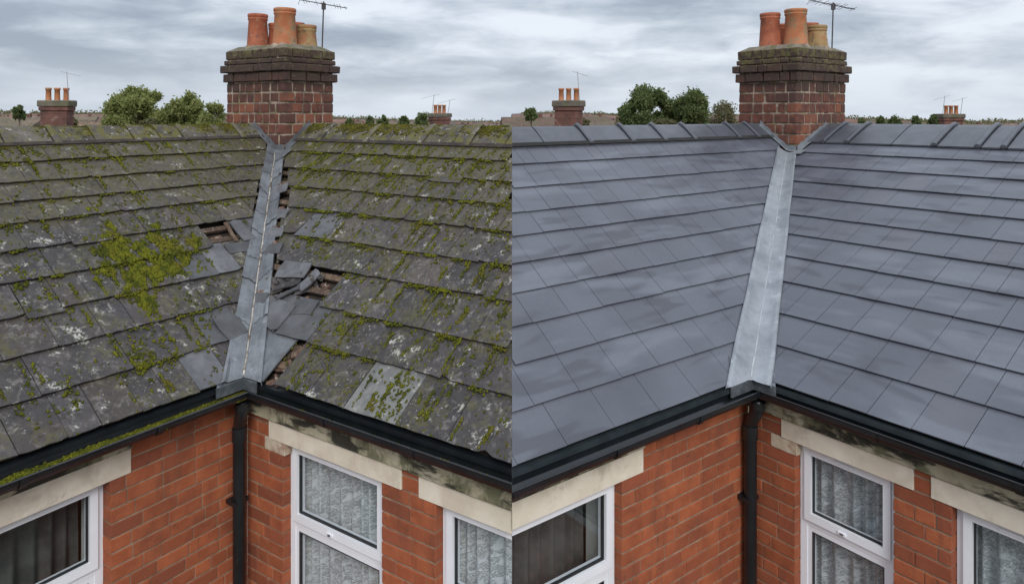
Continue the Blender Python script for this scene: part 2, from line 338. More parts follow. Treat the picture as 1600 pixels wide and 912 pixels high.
# ------------------------------------------------------------------ blob instances joined to one mesh (moss)
def ico():
    bm = bmesh.new(); bmesh.ops.create_icosphere(bm, subdivisions=1, radius=1)
    V = np.array([v.co[:] for v in bm.verts]); F = np.array([[v.index for v in f.verts] for f in bm.faces]); bm.free(); return V, F
ICO_V, ICO_F = ico()
def blobs(name, P, N, D, size, mat, parent, squash=.5, long_=1.6):
    """P centres, N normals, D long direction (arrays), size radii"""
    n = len(P); P = np.array(P); N = np.array(N, float); D = np.array(D, float); size = np.array(size)
    D /= np.linalg.norm(D, axis=1)[:, None]; B = np.cross(N, D)
    k = len(ICO_V)
    rad = 1 + rng.uniform(-.5, .45, (n, k))
    st = rng.uniform(.8, long_, n)
    L = ICO_V[None] * rad[:, :, None]
    X = P[:, None] + (L[:, :, 0:1] * (D * (size * st)[:, None])[:, None] + L[:, :, 1:2] * (B * size[:, None])[:, None] + L[:, :, 2:3] * (N * (size * squash * rng.uniform(.7, 1.3, n))[:, None])[:, None])
    V = X.reshape(-1, 3); V[:, 2] += EYE
    F = (ICO_F[None] + (np.arange(n) * k)[:, None, None]).reshape(-1, 3)
    o = bulk(name, V, F, mat, parent, smooth=True); o['kind'] = 'stuff'; return o

# ------------------------------------------------------------------ the two houses
HZ = 2.0         # eave edge below the eye
class House: pass
def house(label, C, th, tA, tB, Rr, rowsA, rowsB, keep, umax, vmax, wd):
    h = House(); h.C = C; h.tA, h.tB, h.R = tA, tB, Rr; h.sA = (HZ - Rr) / tA; h.sB = (HZ - Rr) / tB
    a = (-math.sin(R(th)), -math.cos(R(th))); b = (math.cos(R(th)), -math.sin(R(th)))
    h.a, h.b = a, b
    h.root = thing('house', label, 'house', (C[0], C[1], 0), math.atan2(a[1], a[0]))
    h.rowsA, h.rowsB, h.umax, h.vmax, h.keep, h.wd = rowsA, rowsB, umax, vmax, keep, wd
    # plane x = 0 in house coordinates, where the two houses meet
    k = 1 if keep == 'right' else -1
    n = Vector((a[0] * k, b[0] * k, 0)); p0 = n * (-(C[0] * k - 0.0006) / 1.0)
    h.seam = ((p0.x, p0.y, 0), (n.x, n.y, 0))
    nA = Vector((1 / tA, -1 / tB, 0)).normalized(); h.nA = nA
    h.dA = Vector((0, -math.cos(math.atan(tA)), math.sin(math.atan(tA)))); h.NA = Vector((0, math.sin(math.atan(tA)), math.cos(math.atan(tA))))
    h.dB = Vector((-math.cos(math.atan(tB)), 0, math.sin(math.atan(tB)))); h.NB = Vector((math.sin(math.atan(tB)), 0, math.cos(math.atan(tB))))
    return h
def on(h, sl, w_, s, d=0.0):
    if sl == 'A': return Vector((w_, -s, -HZ + h.tA * s)) + h.NA * d
    return Vector((-s, w_, -HZ + h.tB * s)) + h.NB * d
def span(h, sl, s):
    """range of the eave coordinate on this slope at plan distance s"""
    if sl == 'A':
        lo = -s * h.tA / h.tB
        hi = h.umax
        if h.keep == 'right': hi = (-h.C[0] + h.b[0] * s) / h.a[0]
    else:
        lo = -s * h.tB / h.tA
        hi = h.vmax
        if h.keep == 'left': hi = (-h.C[0] + h.a[0] * s) / h.b[0]
    return lo, hi
def clips(h, sl, inset):
    nA = h.nA; k = 1 if sl == 'A' else -1
    r = [((nA.x * k * inset, nA.y * k * inset, 0), (nA.x * k, nA.y * k, 0)), h.seam]
    if sl == 'A' and h.umax: r.append(((h.umax, 0, 0), (-1, 0, 0)))      # verge
    if sl == 'B' and h.vmax: r.append(((0, h.vmax, 0), (0, -1, 0)))
    return r

H0 = house('brick house with old mossy broken slate roof, left half', (-2.0358, 5.3654), 33.5243, .7067, .7760, .1519,
    [0, .285, .565, .84, 1.10, 1.355, 1.60, 1.80, 2.0, 2.22, 2.45], [0, .30, .55, .84, 1.08, 1.345, 1.575, 1.79, 2.0, 2.19], 'left', 3.0, 0, (.28, .34))
H1 = house('brick house with new smooth blue-grey slate roof, right half', (1.8265, 5.3625), 52.9878, .8009, .4269, .1556,
    [0, .228, .455, .664, .87, 1.07, 1.27, 1.46, 1.68, 1.91, 2.135], [0, .36, .71, 1.11, 1.47, 1.82, 2.16, 2.51, 2.83, 3.18, 3.52, 3.88], 'right', 0, 2.90, (.40, .28))

def chim_inside(h, P):
    cu, cv, W, L = h.chim; return cu - W - .02 < P.x < cu and cv - L - .02 < P.y < cv
H0.chim = (-2.0, -2.035, .737, 1.104); H1.chim = (-3.539, -1.758, 1.195, .856)

def holeA(w_, s): return (-.80 < w_ < -.50 and 1.10 < s < 1.36)
def roof(h, old):
    ends = {}
    mb = MB()          # boarding under the slates
    for sl, rows, rs, rt in (('A', h.rowsA, h.sA, h.tA), ('B', h.rowsB, h.sB, h.tB)):
        lo0, hi0 = span(h, sl, 0); lo1, hi1 = span(h, sl, rs)
        top = [on(h, sl, lo0, 0, -.075), on(h, sl, hi0, 0, -.075), on(h, sl, hi1, rs, -.075), on(h, sl, lo1, rs, -.075)]
        mb.prism(top, [p - Vector((0, 0, .02)) for p in top])
        # the slope that falls away behind the ridge
        rear = [on(h, sl, lo1, rs, 0.0), on(h, sl, hi1, rs, 0.0)]
        lo2, hi2 = span(h, sl, 2 * rs)
        q = [Vector((lo2, -2 * rs, -HZ)), Vector((hi2, -2 * rs, -HZ))] if sl == 'A' else [Vector((-2 * rs, lo2, -HZ)), Vector((-2 * rs, hi2, -HZ))]
        rb = MB().prism([rear[0], rear[1], q[1], q[0]], [p - Vector((0, 0, .05)) for p in (rear[0], rear[1], q[1], q[0])])
        rb.build('rear_slope', M['old_slate'] if old else M['new_slate_a'], h.root, clips=[h.seam])
    roof_o = mb.build('roof', M['felt'], h.root, clips=[h.seam])
    # battens
    for sl, rows in (('A', h.rowsA), ('B', h.rowsB)):
        for s0 in rows[1:]:
            for s in ((s0 - .04, s0 - .16) if old else (s0 - .04,)):
                lo, hi = span(h, sl, s)
                if hi - lo < .2: continue
                q = [on(h, sl, x, y, z) for x, y, z in ((lo, s - .022, -.045), (hi, s - .022, -.045), (hi, s + .022, -.045), (lo, s + .022, -.045))]
                tt = [on(h, sl, x, y, z) for x, y, z in ((lo, s - .022, -.016), (hi, s - .022, -.016), (hi, s + .022, -.016), (lo, s + .022, -.016))]
                MB().prism(tt, q).build('batten', M['timber'], roof_o, clips=clips(h, sl, .03))
    # slates
    for sl, rows in (('A', h.rowsA), ('B', h.rowsB)):
        for r in range(len(rows) - 1):
            s0, s1 = rows[r], rows[r + 1]
            e = s1 - s0
            lo, hi = span(h, sl, s1 + .02); lo0, hi0 = span(h, sl, s0)
            hi = max(hi, hi0)
            if h.keep == 'left':
                wd = (.27 if sl == 'A' else .36)
            else:
                wd = (.40 - .017 * r if sl == 'A' else .285)
            if old and sl == 'B' and r == 0:
                edges = [-.25, .24, .36, .72, 1.09, 1.56, 1.97, 2.25, 2.6]
            elif not old and sl == 'A' and r == 0: edges = [-.25, .22, .64, 1.06, 1.48, 1.88, 2.26, 2.6]
            elif not old and sl == 'B' and r == 0: edges = [-.15, .06, .35, .61, .87, 1.15, 1.45, 1.74, 2.02, 2.35]
            else:
                edges = []; x = hi + wd * (.5 if r % 2 else 0) + (random.uniform(-.1, .1) if old else random.uniform(-.03, .03))
                while x > lo - wd: edges.append(x); x -= wd * (random.uniform(.72, 1.28) if old else random.choice([1, 1, 1.05, .95, .98, 1.02, .62]))
                edges = edges[::-1]
            tail_shift = 0; 
            for i in range(len(edges) - 1):
                w0, w1 = edges[i], edges[i + 1]
                wc = (w0 + w1) / 2; sc = (s0 + s1) / 2
                P = on(h, sl, wc, sc)
                if chim_inside(h, P): continue
                g = .0022 if old else .0020
                jt = lambda k: random.uniform(-k, k)
                if old:
                    near = wc - lo0 < .75      # loose slates beside the valley
                    k = 2.2 if near else 1
                    tail = s0 + jt(.0025) * k; ro = jt(.0022) * k; d0 = .017 + jt(.002) * k; dl = jt(.002) * k
                    m = M['old_slate']
                    if sl == 'A' and r == 4 and -.86 < wc < -.48: continue
                    if sl == 'B':
                        if r == 2 and -.62 < wc < .10: continue
                        if r == 0 and i == 1: continue
                        if r == 0 and i == 0: m = M['lead_old']
                        if r == 1 and wc < -.05: m = M['smooth_slate']; ro = .03
                        if r == 0 and i == 4: m = M['grey_slate']
                    if near and not (sl == 'B' and r == 0) and r < 5 and random.random() < .18: m = M['smooth_slate']
                    if random.random() < .05 and 1 < r < 8: tail -= random.uniform(.02, .05)
                    n = 5
                    tails = []
                    for q in range(n + 1):
                        f = q / n; tw = w0 + g + (w1 - w0 - 2 * g) * f
                        ts = tail + ro * (f - .5) * 2 + jt(.0030)
                        if q in (0, n) and random.random() < .22: ts += random.uniform(.004, .018)
                        tails.append((tw, ts, d0 + dl * (f - .5)))
                    th = random.uniform(.010, .015)
                    head = s1 + .05
                    mids = [(w1 - g + jt(.004), (s0 + s1) / 2, None), (w0 + g + jt(.004), (s0 + s1) / 2, None)]
                    f2 = .45
                    top = [on(h, sl, x, y, z + th) for x, y, z in tails] + [on(h, sl, mids[0][0], sc, .010 + th * .8)] + [on(h, sl, w1 - g, head, th * .2), on(h, sl, w0 + g, head, th * .2)] + [on(h, sl, mids[1][0], sc, .010 + th * .8)]
                    bot = [on(h, sl, x, y, z) for x, y, z in tails] + [on(h, sl, mids[0][0], sc, .010)] + [on(h, sl, w1 - g, head, -.010), on(h, sl, w0 + g, head, -.010)] + [on(h, sl, mids[1][0], sc, .010)]
                else:
                    d0 = .013 + jt(.0010); th = .0080; tail = s0 + jt(.0025); head = s1 + .05; ro = jt(.0012)
                    m = M['new_slate_a'] if sl == 'A' else M['new_slate_b']
                    top = [on(h, sl, w0 + g, tail, d0 + th), on(h, sl, w1 - g, tail + ro, d0 + th + jt(.001)), on(h, sl, w1 - g, head, th * .4 - .001), on(h, sl, w0 + g, head, th * .4 - .001)]
                    bot = [on(h, sl, w0 + g, tail, d0), on(h, sl, w1 - g, tail + ro, d0), on(h, sl, w1 - g, head, -.008), on(h, sl, w0 + g, head, -.008)]
                if sl == 'B': top = top[::-1]; bot = bot[::-1]
                MB().prism(top, bot).build('slate', m, roof_o, clips=clips(h, sl, .09 if not old else (random.uniform(.135, .23) if sl == 'B' and 0 < r < 7 else random.uniform(.09, .13))))
    # ridge tiles
    for sl, rows, rs in (('A', h.rowsA, h.sA), ('B', h.rowsB, h.sB)):
        lo = h.chim[0] - .01 if sl == 'A' else h.chim[1] - .01
        _, hi = span(h, sl, rs)
        hi += .5
        lens = {('A', True): [.33, .28, .41, .25, .28, .37, .37, .39, .40], ('B', True): [.45, .40, .34, .29, .49, .38, .22, .40], ('A', False): [.36, .40, .38, .48, .52, .52, .62, .58, .5], ('B', False): [.26, .30, .50, .49, .43, .24, .22, .5]}[(sl, old)]
        x = lo; i = 0; sb = rows[-1] - (.12 if sl == 'B' and not old else .065)
        dz = .024
        while x < hi:
            L = lens[i % len(lens)]; x1 = x + L
            def prof(w_, grow=0.0, j=0.0):
                pts = []
                apex = -h.R + dz + grow + j
                eb = on(h, sl, w_, sb, .042 + grow)
                def P(off, z):
                    return Vector((w_, -rs + off, z)) if sl == 'A' else Vector((-rs + off, w_, z))
                ob = rs - sb
                outer = [P(ob, eb.z), P(ob * .5, apex - (apex - eb.z) * .44), P(ob * .16, apex - (apex - eb.z) * .10), P(0, apex), P(-ob * .16, apex - (apex - eb.z) * .10), P(-ob * .5, apex - (apex - eb.z) * .44), P(-ob, eb.z)]
                inner = [p - Vector((0, 0, (.020 if old else .016) + grow)) for p in outer[::-1]]
                return outer + inner
            g = .006 if not old else .005
            j = random.uniform(-.008, .008) if old else 0
            o = MB().extrude(prof(x + g, 0, j), prof(x1 - g, 0, j + (random.uniform(.004, .022) if old else .004)), closed=True).build('ridge_tile', M['ridge_old'] if old else M['ridge_new'], roof_o, clips=[h.seam])
            if o and (not old or i % 2 == 0) and x1 < hi and (old or i % 5 != 2):
                cb = MB(); cw = .030 if not old else .035
                kk_ = 1.0 if not old else .6; xq = x1 - g - cw; pr0 = prof(xq - cw, .003, j); pa_ = prof(xq - cw * .7, .026 * kk_, j); pm = prof(xq, .036 * kk_, j); pb_ = prof(xq + cw * .7, .032 * kk_, j); pr1 = prof(xq + cw, .022 * kk_, j)
                # the raised collar where one tile laps the next, skewed like the tile ends
                cb.extrude(pr0, pa_, closed=True); cb.extrude(pa_, pm, closed=True); cb.extrude(pm, pb_, closed=True); cb.extrude(pb_, pr1, closed=True)
                cb.build('ridge_collar', M['ridge_old'] if old else M['ridge_new'], roof_o, clips=[h.seam])
            x = x1; i += 1
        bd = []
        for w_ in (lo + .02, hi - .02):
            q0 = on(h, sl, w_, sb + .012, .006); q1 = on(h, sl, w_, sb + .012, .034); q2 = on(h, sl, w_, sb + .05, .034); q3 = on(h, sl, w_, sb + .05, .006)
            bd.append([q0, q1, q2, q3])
        MB().extrude(bd[0], bd[1], closed=True).build('ridge_bedding', M['soot'] if not old else M['felt'], roof_o, clips=[h.seam])  # dark strip added to stand for the shade under the ridge tiles
    return roof_o
R0 = roof(H0, True); R1 = roof(H1, False)

# ------------------------------------------------------------------ valley gutters
def vpoint(h, s_top, off, d=0.0):
    """point at height fraction: zeta metres above eave along the valley, off = plan distance to the A side(+)/B side(-)"""
    z = s_top
    base = Vector((-z / h.tB, -z / h.tA, 0)); q = base + h.nA * off
    zr = max(-h.tA * q.y, -h.tB * q.x)
    return Vector((q.x, q.y, -HZ + zr + d))
def valley(h, old, ztop):
    nrm_ = math.hypot(1 / h.tA, 1 / h.tB)
    zst = lambda off: -.030 - abs(off) * (h.tA / h.tB if off > 0 else h.tB / h.tA) / nrm_
    if not old:
        mb = MB(); n = 90; offs = [.148, .142, .11, .08, .04, .016, -.016, -.04, -.08, -.11, -.142, -.148]; ds = [.018, .040, .036, .034, .036, .040, .040, .036, .034, .036, .040, .018]
        for i in range(n + 1):
            for o_, d_ in zip(offs, ds):
                z = zst(o_); z = z + (ztop - z) * i / n
                k = noise.noise(Vector((o_ * 9, z * 4.5, 3.1))) * .007 if abs(o_) < .15 else noise.noise(Vector((z * 6, 9, 2))) * .002
                mb.v.append(tuple(vpoint(h, z, o_ * (1.03 - .19 * max(z, 0) + .03 * noise.noise(Vector((z * 5, o_, 0)))), d_ + k)))
        m = len(offs)
        for i in range(n):
            for j in range(m - 1): mb.f.append((i * m + j, i * m + j + 1, (i + 1) * m + j + 1, (i + 1) * m + j))
        vo = mb.build('valley_lining', M['lead_new'], h.root, smooth=True, fix=False)
        pts = [vpoint(h, ztop * i / 60 - .028, .004 * noise.noise(Vector((i * .3, 0, 0))), .0455) for i in range(61)]
        MB().tube(pts, [.0035 + .005 * abs(noise.noise(Vector((i * .35, 5, 0)))) + (.004 if i < 9 else 0) for i in range(61)], 6).build('seam', M['seam_white'], vo, smooth=True)
    else:
        wz = lambda z: .130 - .024 * z
        vo = MB().tube([vpoint(h, ztop * i / 20, 0, .010) for i in range(21)], .02, 6).build('valley_lining', M['lead_dark'], h.root, smooth=True)
        for side in (1, -1):
            z = -.012; i = 0
            while z < ztop:
                L = random.uniform(.10, .21) if z > .42 else .24
                z1 = z + L
                skew = .035 * random.uniform(-.3, 1.3)
                mb = MB(); nx, ny = 7, 5; tilt = .006 + random.uniform(0, .010) * (1.6 if .5 < z < 1.15 else 1)
                if i == 0: skew = 0
                wj = random.uniform(-.005, .005); torn = random.random() < .3
                for gz in range(ny + 1):
                    for gx in range(nx + 1):
                        f = gx / nx; fz = gz / ny
                        zs_ = z if i else zst(side * wz(0) * f)
                        zz_ = zs_ + (z1 + .04 - zs_) * fz + skew * f * (1 - fz) + (.012 * noise.noise(Vector((f * 4, z * 20, side))) if gz == 0 and i else 0)
                        d_ = .030 + tilt * (1 - fz) + .006 * noise.noise(Vector((f * 3.1, zz_ * 8, i * .3 + side * 7)))
                        if torn and gx >= nx - 1 and gz < 2: d_ += .014
                        mb.v.append(tuple(vpoint(h, zz_, side * (.003 + (wz(zz_) + wj) * f), d_)))
                k = (nx + 1)
                for gz in range(ny):
                    for gx in range(nx): mb.f.append((gz * k + gx, gz * k + gx + 1, (gz + 1) * k + gx + 1, (gz + 1) * k + gx))
                # edge turned down on to the slates
                for gz in range(ny + 1):
                    p_ = Vector(mb.v[gz * k + nx]); mb.v.append((p_.x + h.nA.x * side * .004, p_.y + h.nA.y * side * .004, p_.z - .024))
                for gz in range(ny): mb.f.append((gz * k + nx, (ny + 1) * k + gz, (ny + 1) * k + gz + 1, (gz + 1) * k + nx))
                o = mb.build('lead_sheet', M['lead_old'], vo, smooth=False, fix=False)
                md = o.modifiers.new('solid', 'SOLIDIFY'); md.thickness = .005; md.offset = 1
                z = z1; i += 1
        pts = [vpoint(h, ztop * i / 50 - .024, .006 * noise.noise(Vector((i * .5, 0, 0))), .048) for i in range(51)]
        MB().tube(pts, [.007 + .005 * abs(noise.noise(Vector((i * .45, 5, 0)))) for i in range(51)], 6).build('seam', M['seam_rust'], vo, smooth=True)
    return vo
V0 = valley(H0, True, 1.53); V1 = valley(H1, False, 1.47)

# ------------------------------------------------------------------ gutters, fascias, downpipes
def gutters(h, old):
    kA, kB = (1.16, .62) if old else (.88, .56)
    # fascia boards (butted at the corner)
    g0 = -.012
    for sl in 'AB':
        mb = MB(); lo = -.012
        hi = (h.umax if sl == 'A' else h.vmax) or 3.2
        pf = [(-.040, -2.06), (g0, -2.06), (g0, -2.148), (-.040, -2.148)]
        pa = [Vector((x if False else max(x, x), x, z)) for x, z in pf]
        A = [Vector((x, x, z)) for x, z in pf]
        B = [Vector((hi, x, z)) for x, z in pf] if sl == 'A' else [Vector((x, hi, z)) for x, z in pf]
        MB().extrude(A, B, closed=True).build('fascia', M['fascia'], h.root, clips=[h.seam])
        # drip strip under the slates
        pf = [(-.03, -2.012), (.016, -2.018), (.018, -2.050), (-.03, -2.046)]
        A = [Vector((x, x, z)) for x, z in pf]; B = [Vector((hi, x, z)) for x, z in pf] if sl == 'A' else [Vector((x, hi, z)) for x, z in pf]
        MB().extrude(A, B, closed=True).build('drip_strip', M['fascia'] if not old else M['gutter'], h.root, clips=[h.seam])
    lip = .135
    prof = [(-.008, -2.075), (.000, -2.125), (.022, -2.150), (.075, -2.158), (.112, -2.142), (.128, -2.110), (.128, -2.062), (lip + .004, -2.056), (lip + .010, -2.062), (lip + .010, -2.070), (.134, -2.076), (.134, -2.112), (.117, -2.148), (.078, -2.165), (.020, -2.157), (-.007, -2.130), (-.012, -2.075)]
    zq = lambda z: -2.050 + (z + 2.056) * .72
    prof = [(x, zq(z)) for x, z in prof]
    mb = MB()
    for sl in 'AB':
        hi = (h.umax if sl == 'A' else h.vmax) or 3.2
        A = [Vector((x * kB, x * kA, z)) for x, z in prof]; B = [Vector((hi, x * kA, z)) for x, z in prof] if sl == 'A' else [Vector((x * kB, hi, z)) for x, z in prof]
        mb.extrude(A, B, closed=True)
    gu = mb.build('gutter', M['gutter'], h.root, clips=[h.seam], smooth=False)
    # joint brackets
    for sl in 'AB':
        for p in ((.75, 1.55, 2.35) if sl == 'A' else (.95, 1.75, 2.55)):
            pb = [(.136, -2.060), (.1415, -2.060), (.1415, -2.116), (.123, -2.155), (.080, -2.172), (.080, -2.167), (.119, -2.150), (.136, -2.114)]
            A = [Vector((p - .02, x * kA + .001, zq(z))) if sl == 'A' else Vector((x * kB + .001, p - .02, zq(z))) for x, z in pb]
            B = [Vector((p + .02, x * kA + .001, zq(z))) if sl == 'A' else Vector((x * kB + .001, p + .02, zq(z))) for x, z in pb]
            MB().extrude(A, B, closed=True).build('gutter_bracket', M['gutter'], gu, clips=[h.seam])
    # corner drip apron under the valley
    mb = MB(); e = .31 if not old else .26; e2 = .22 if not old else .19
    mb.prism([Vector((.036, .036, -2.0)), Vector((e, .036, -2.003)), Vector((e, .040, -2.075)), Vector((.040, .040, -2.075))], [Vector((.026, .026, -2.0)), Vector((e, .026, -2.003)), Vector((e, .030, -2.075)), Vector((.030, .030, -2.075))])
    mb.prism([Vector((.036, .036, -2.0)), Vector((.036, e2, -2.003)), Vector((.040, e2, -2.075)), Vector((.040, .040, -2.075))], [Vector((.026, .026, -2.0)), Vector((.026, e2, -2.003)), Vector((.030, e2, -2.075)), Vector((.030, .030, -2.075))])
    mb.prism([vpoint(h, -.022, 0, .03) + Vector((0, 0, 0)), Vector((.036, .036, -1.998)), Vector((e, .036, -2.001)), vpoint(h, -.0, .17, .024)], [vpoint(h, -.022, 0, .022), Vector((.036, .036, -2.006)), Vector((e, .036, -2.009)), vpoint(h, -.0, .17, .014)])
    mb.prism([vpoint(h, -.022, 0, .03), Vector((.036, .036, -1.998)), Vector((.036, e2, -2.001)), vpoint(h, -.0, -.165, .024)], [vpoint(h, -.022, 0, .022), Vector((.036, .036, -2.006)), Vector((.036, e2, -2.009)), vpoint(h, -.0, -.165, .014)])
    mb.build('drip_apron', M['lead_dark'], h.root)
    # downpipe
    mb = MB(); pu, pv = (.030, -.022) if old else (-.012, -.022)
    pts = [(pu + .035, pv + .085, -2.15), (pu + .035, pv + .085, -2.215), (pu + .030, pv + .07, -2.25), (pu + .008, pv + .02, -2.33), (pu, pv, -2.375), (pu, pv, -2.6), (pu, pv, -7.9)]
    dp = mb.tube(pts, .047, 16).build('drainpipe', M['gutter'], h.root, smooth=True)
    for z in (-2.38,):
        MB().tube([(pu, pv, z), (pu, pv, z - .10)], .054, 16).build('pipe_socket', M['gutter'], dp, smooth=False)
    MB().tube([(pu + .035, pv + .085, -2.16), (pu + .035, pv + .085, -2.215)], .055, 16).build('gutter_outlet', M['gutter'], dp)
    for z in (-2.95, -4.6): MB().box(pu - .062, pu + .062, -.1, pv + .03, z, z + .03).build('pipe_bracket', M['gutter'], dp)
    return gu
G0 = gutters(H0, True); G1 = gutters(H1, False)

# ------------------------------------------------------------------ walls, brick by brick
BC = {}
def brick_mesh(lx, ly, lz, bev, jit, var, mat):
    key = (round(lx, 2), round(ly, 2), round(lz, 3), var, mat.name)
    if key in BC: return BC[key], key
    bm = bmesh.new(); bmesh.ops.create_cube(bm, size=1)
    for v in bm.verts: v.co = Vector((v.co.x * key[0], v.co.y * key[1], v.co.z * key[2]))
    bmesh.ops.bevel(bm, geom=bm.edges[:], offset=bev, segments=1, affect='EDGES')
    for v in bm.verts: v.co += Vector([random.uniform(-jit, jit) for _ in range(3)])
    me = bpy.data.meshes.new('brick'); bm.to_mesh(me); bm.free(); me.materials.append(mat); BC[key] = me
    return me, key
def put_brick(parent, cx, cy, cz, lx, ly, lz, mat, bev=.004, jit=.0012, name='brick', nv=4, proud=.0015, clip=None):
    if clip:
        (co, no) = clip; ok = True
        corners = [(cx + i * lx / 2 - co[0]) * no[0] + (cy + j * ly / 2 - co[1]) * no[1] for i in (-1, 1) for j in (-1, 1)]
        if max(corners) < .01: return
        if min(corners) < 0:
            o = MB().box(cx - lx / 2, cx + lx / 2, cy - ly / 2, cy + ly / 2, cz - lz / 2, cz + lz / 2).build(name, mat, parent, clips=[clip]); return
    me, key = brick_mesh(lx, ly, lz, bev, jit, random.randrange(nv), mat)
    o = bpy.data.objects.new(name, me); COL.objects.link(o); o.parent = parent
    o.location = (cx + random.uniform(-proud, proud), cy + random.uniform(-proud, proud), cz + EYE)
    o.rotation_euler = (0, 0, random.uniform(-.003, .003))
    o.scale = (lx / key[0], ly / key[1], 1)

CH = .0975
def brick_wall(h, sl, w0, w1, ops, z_top, z_bot, wall_o):
    """ops: (w0, w1, z0, z1) rectangles without brick"""
    m = .0125; dep = .12
    z = z_top; row = 0
    while z > z_bot:
        zc = z - CH / 2; hh = CH - m
        segs = [(w0, w1)]
        for a_, b_, c_, d_ in ops:
            if c_ < zc < d_:
                ns = []
                for p, q in segs:
                    if b_ <= p or a_ >= q: ns.append((p, q)); continue
                    if a_ > p + .02: ns.append((p, a_))
                    if b_ < q - .02: ns.append((b_, q))
                segs = ns
        for p, q in segs:
            x = p; k = row
            pat = [random.choice([.255, .255, .255, .125, .19]) for _ in range(30)]
            i = 0; first = True
            while x < q - .012:
                L = pat[i % len(pat)] * random.uniform(.94, 1.06); i += 1
                if q - (x + L) < .075: L = q - x
                xe = min(x + L, q)
                a0 = x + (.0032 if x > p + .001 else 0); a1 = xe - (.0032 if xe < q - .001 else 0)
                c = (a0 + a1) / 2; l = a1 - a0
                if sl == 'A': put_brick(wall_o, c, -.1 - dep / 2, zc, l, dep, hh, M['brick'], clip=h.seam)
                else: put_brick(wall_o, -.1 - dep / 2, c, zc, dep, l, hh, M['brick'], clip=h.seam)
                x = xe
        z -= CH; row += 1

def rect_wall(mb, sl, w0, w1, z0, z1, f, b):
    if sl == 'A': mb.box(w0, w1, -b, -f, z0, z1)
    else: mb.box(-b, -f, w0, w1, z0, z1)

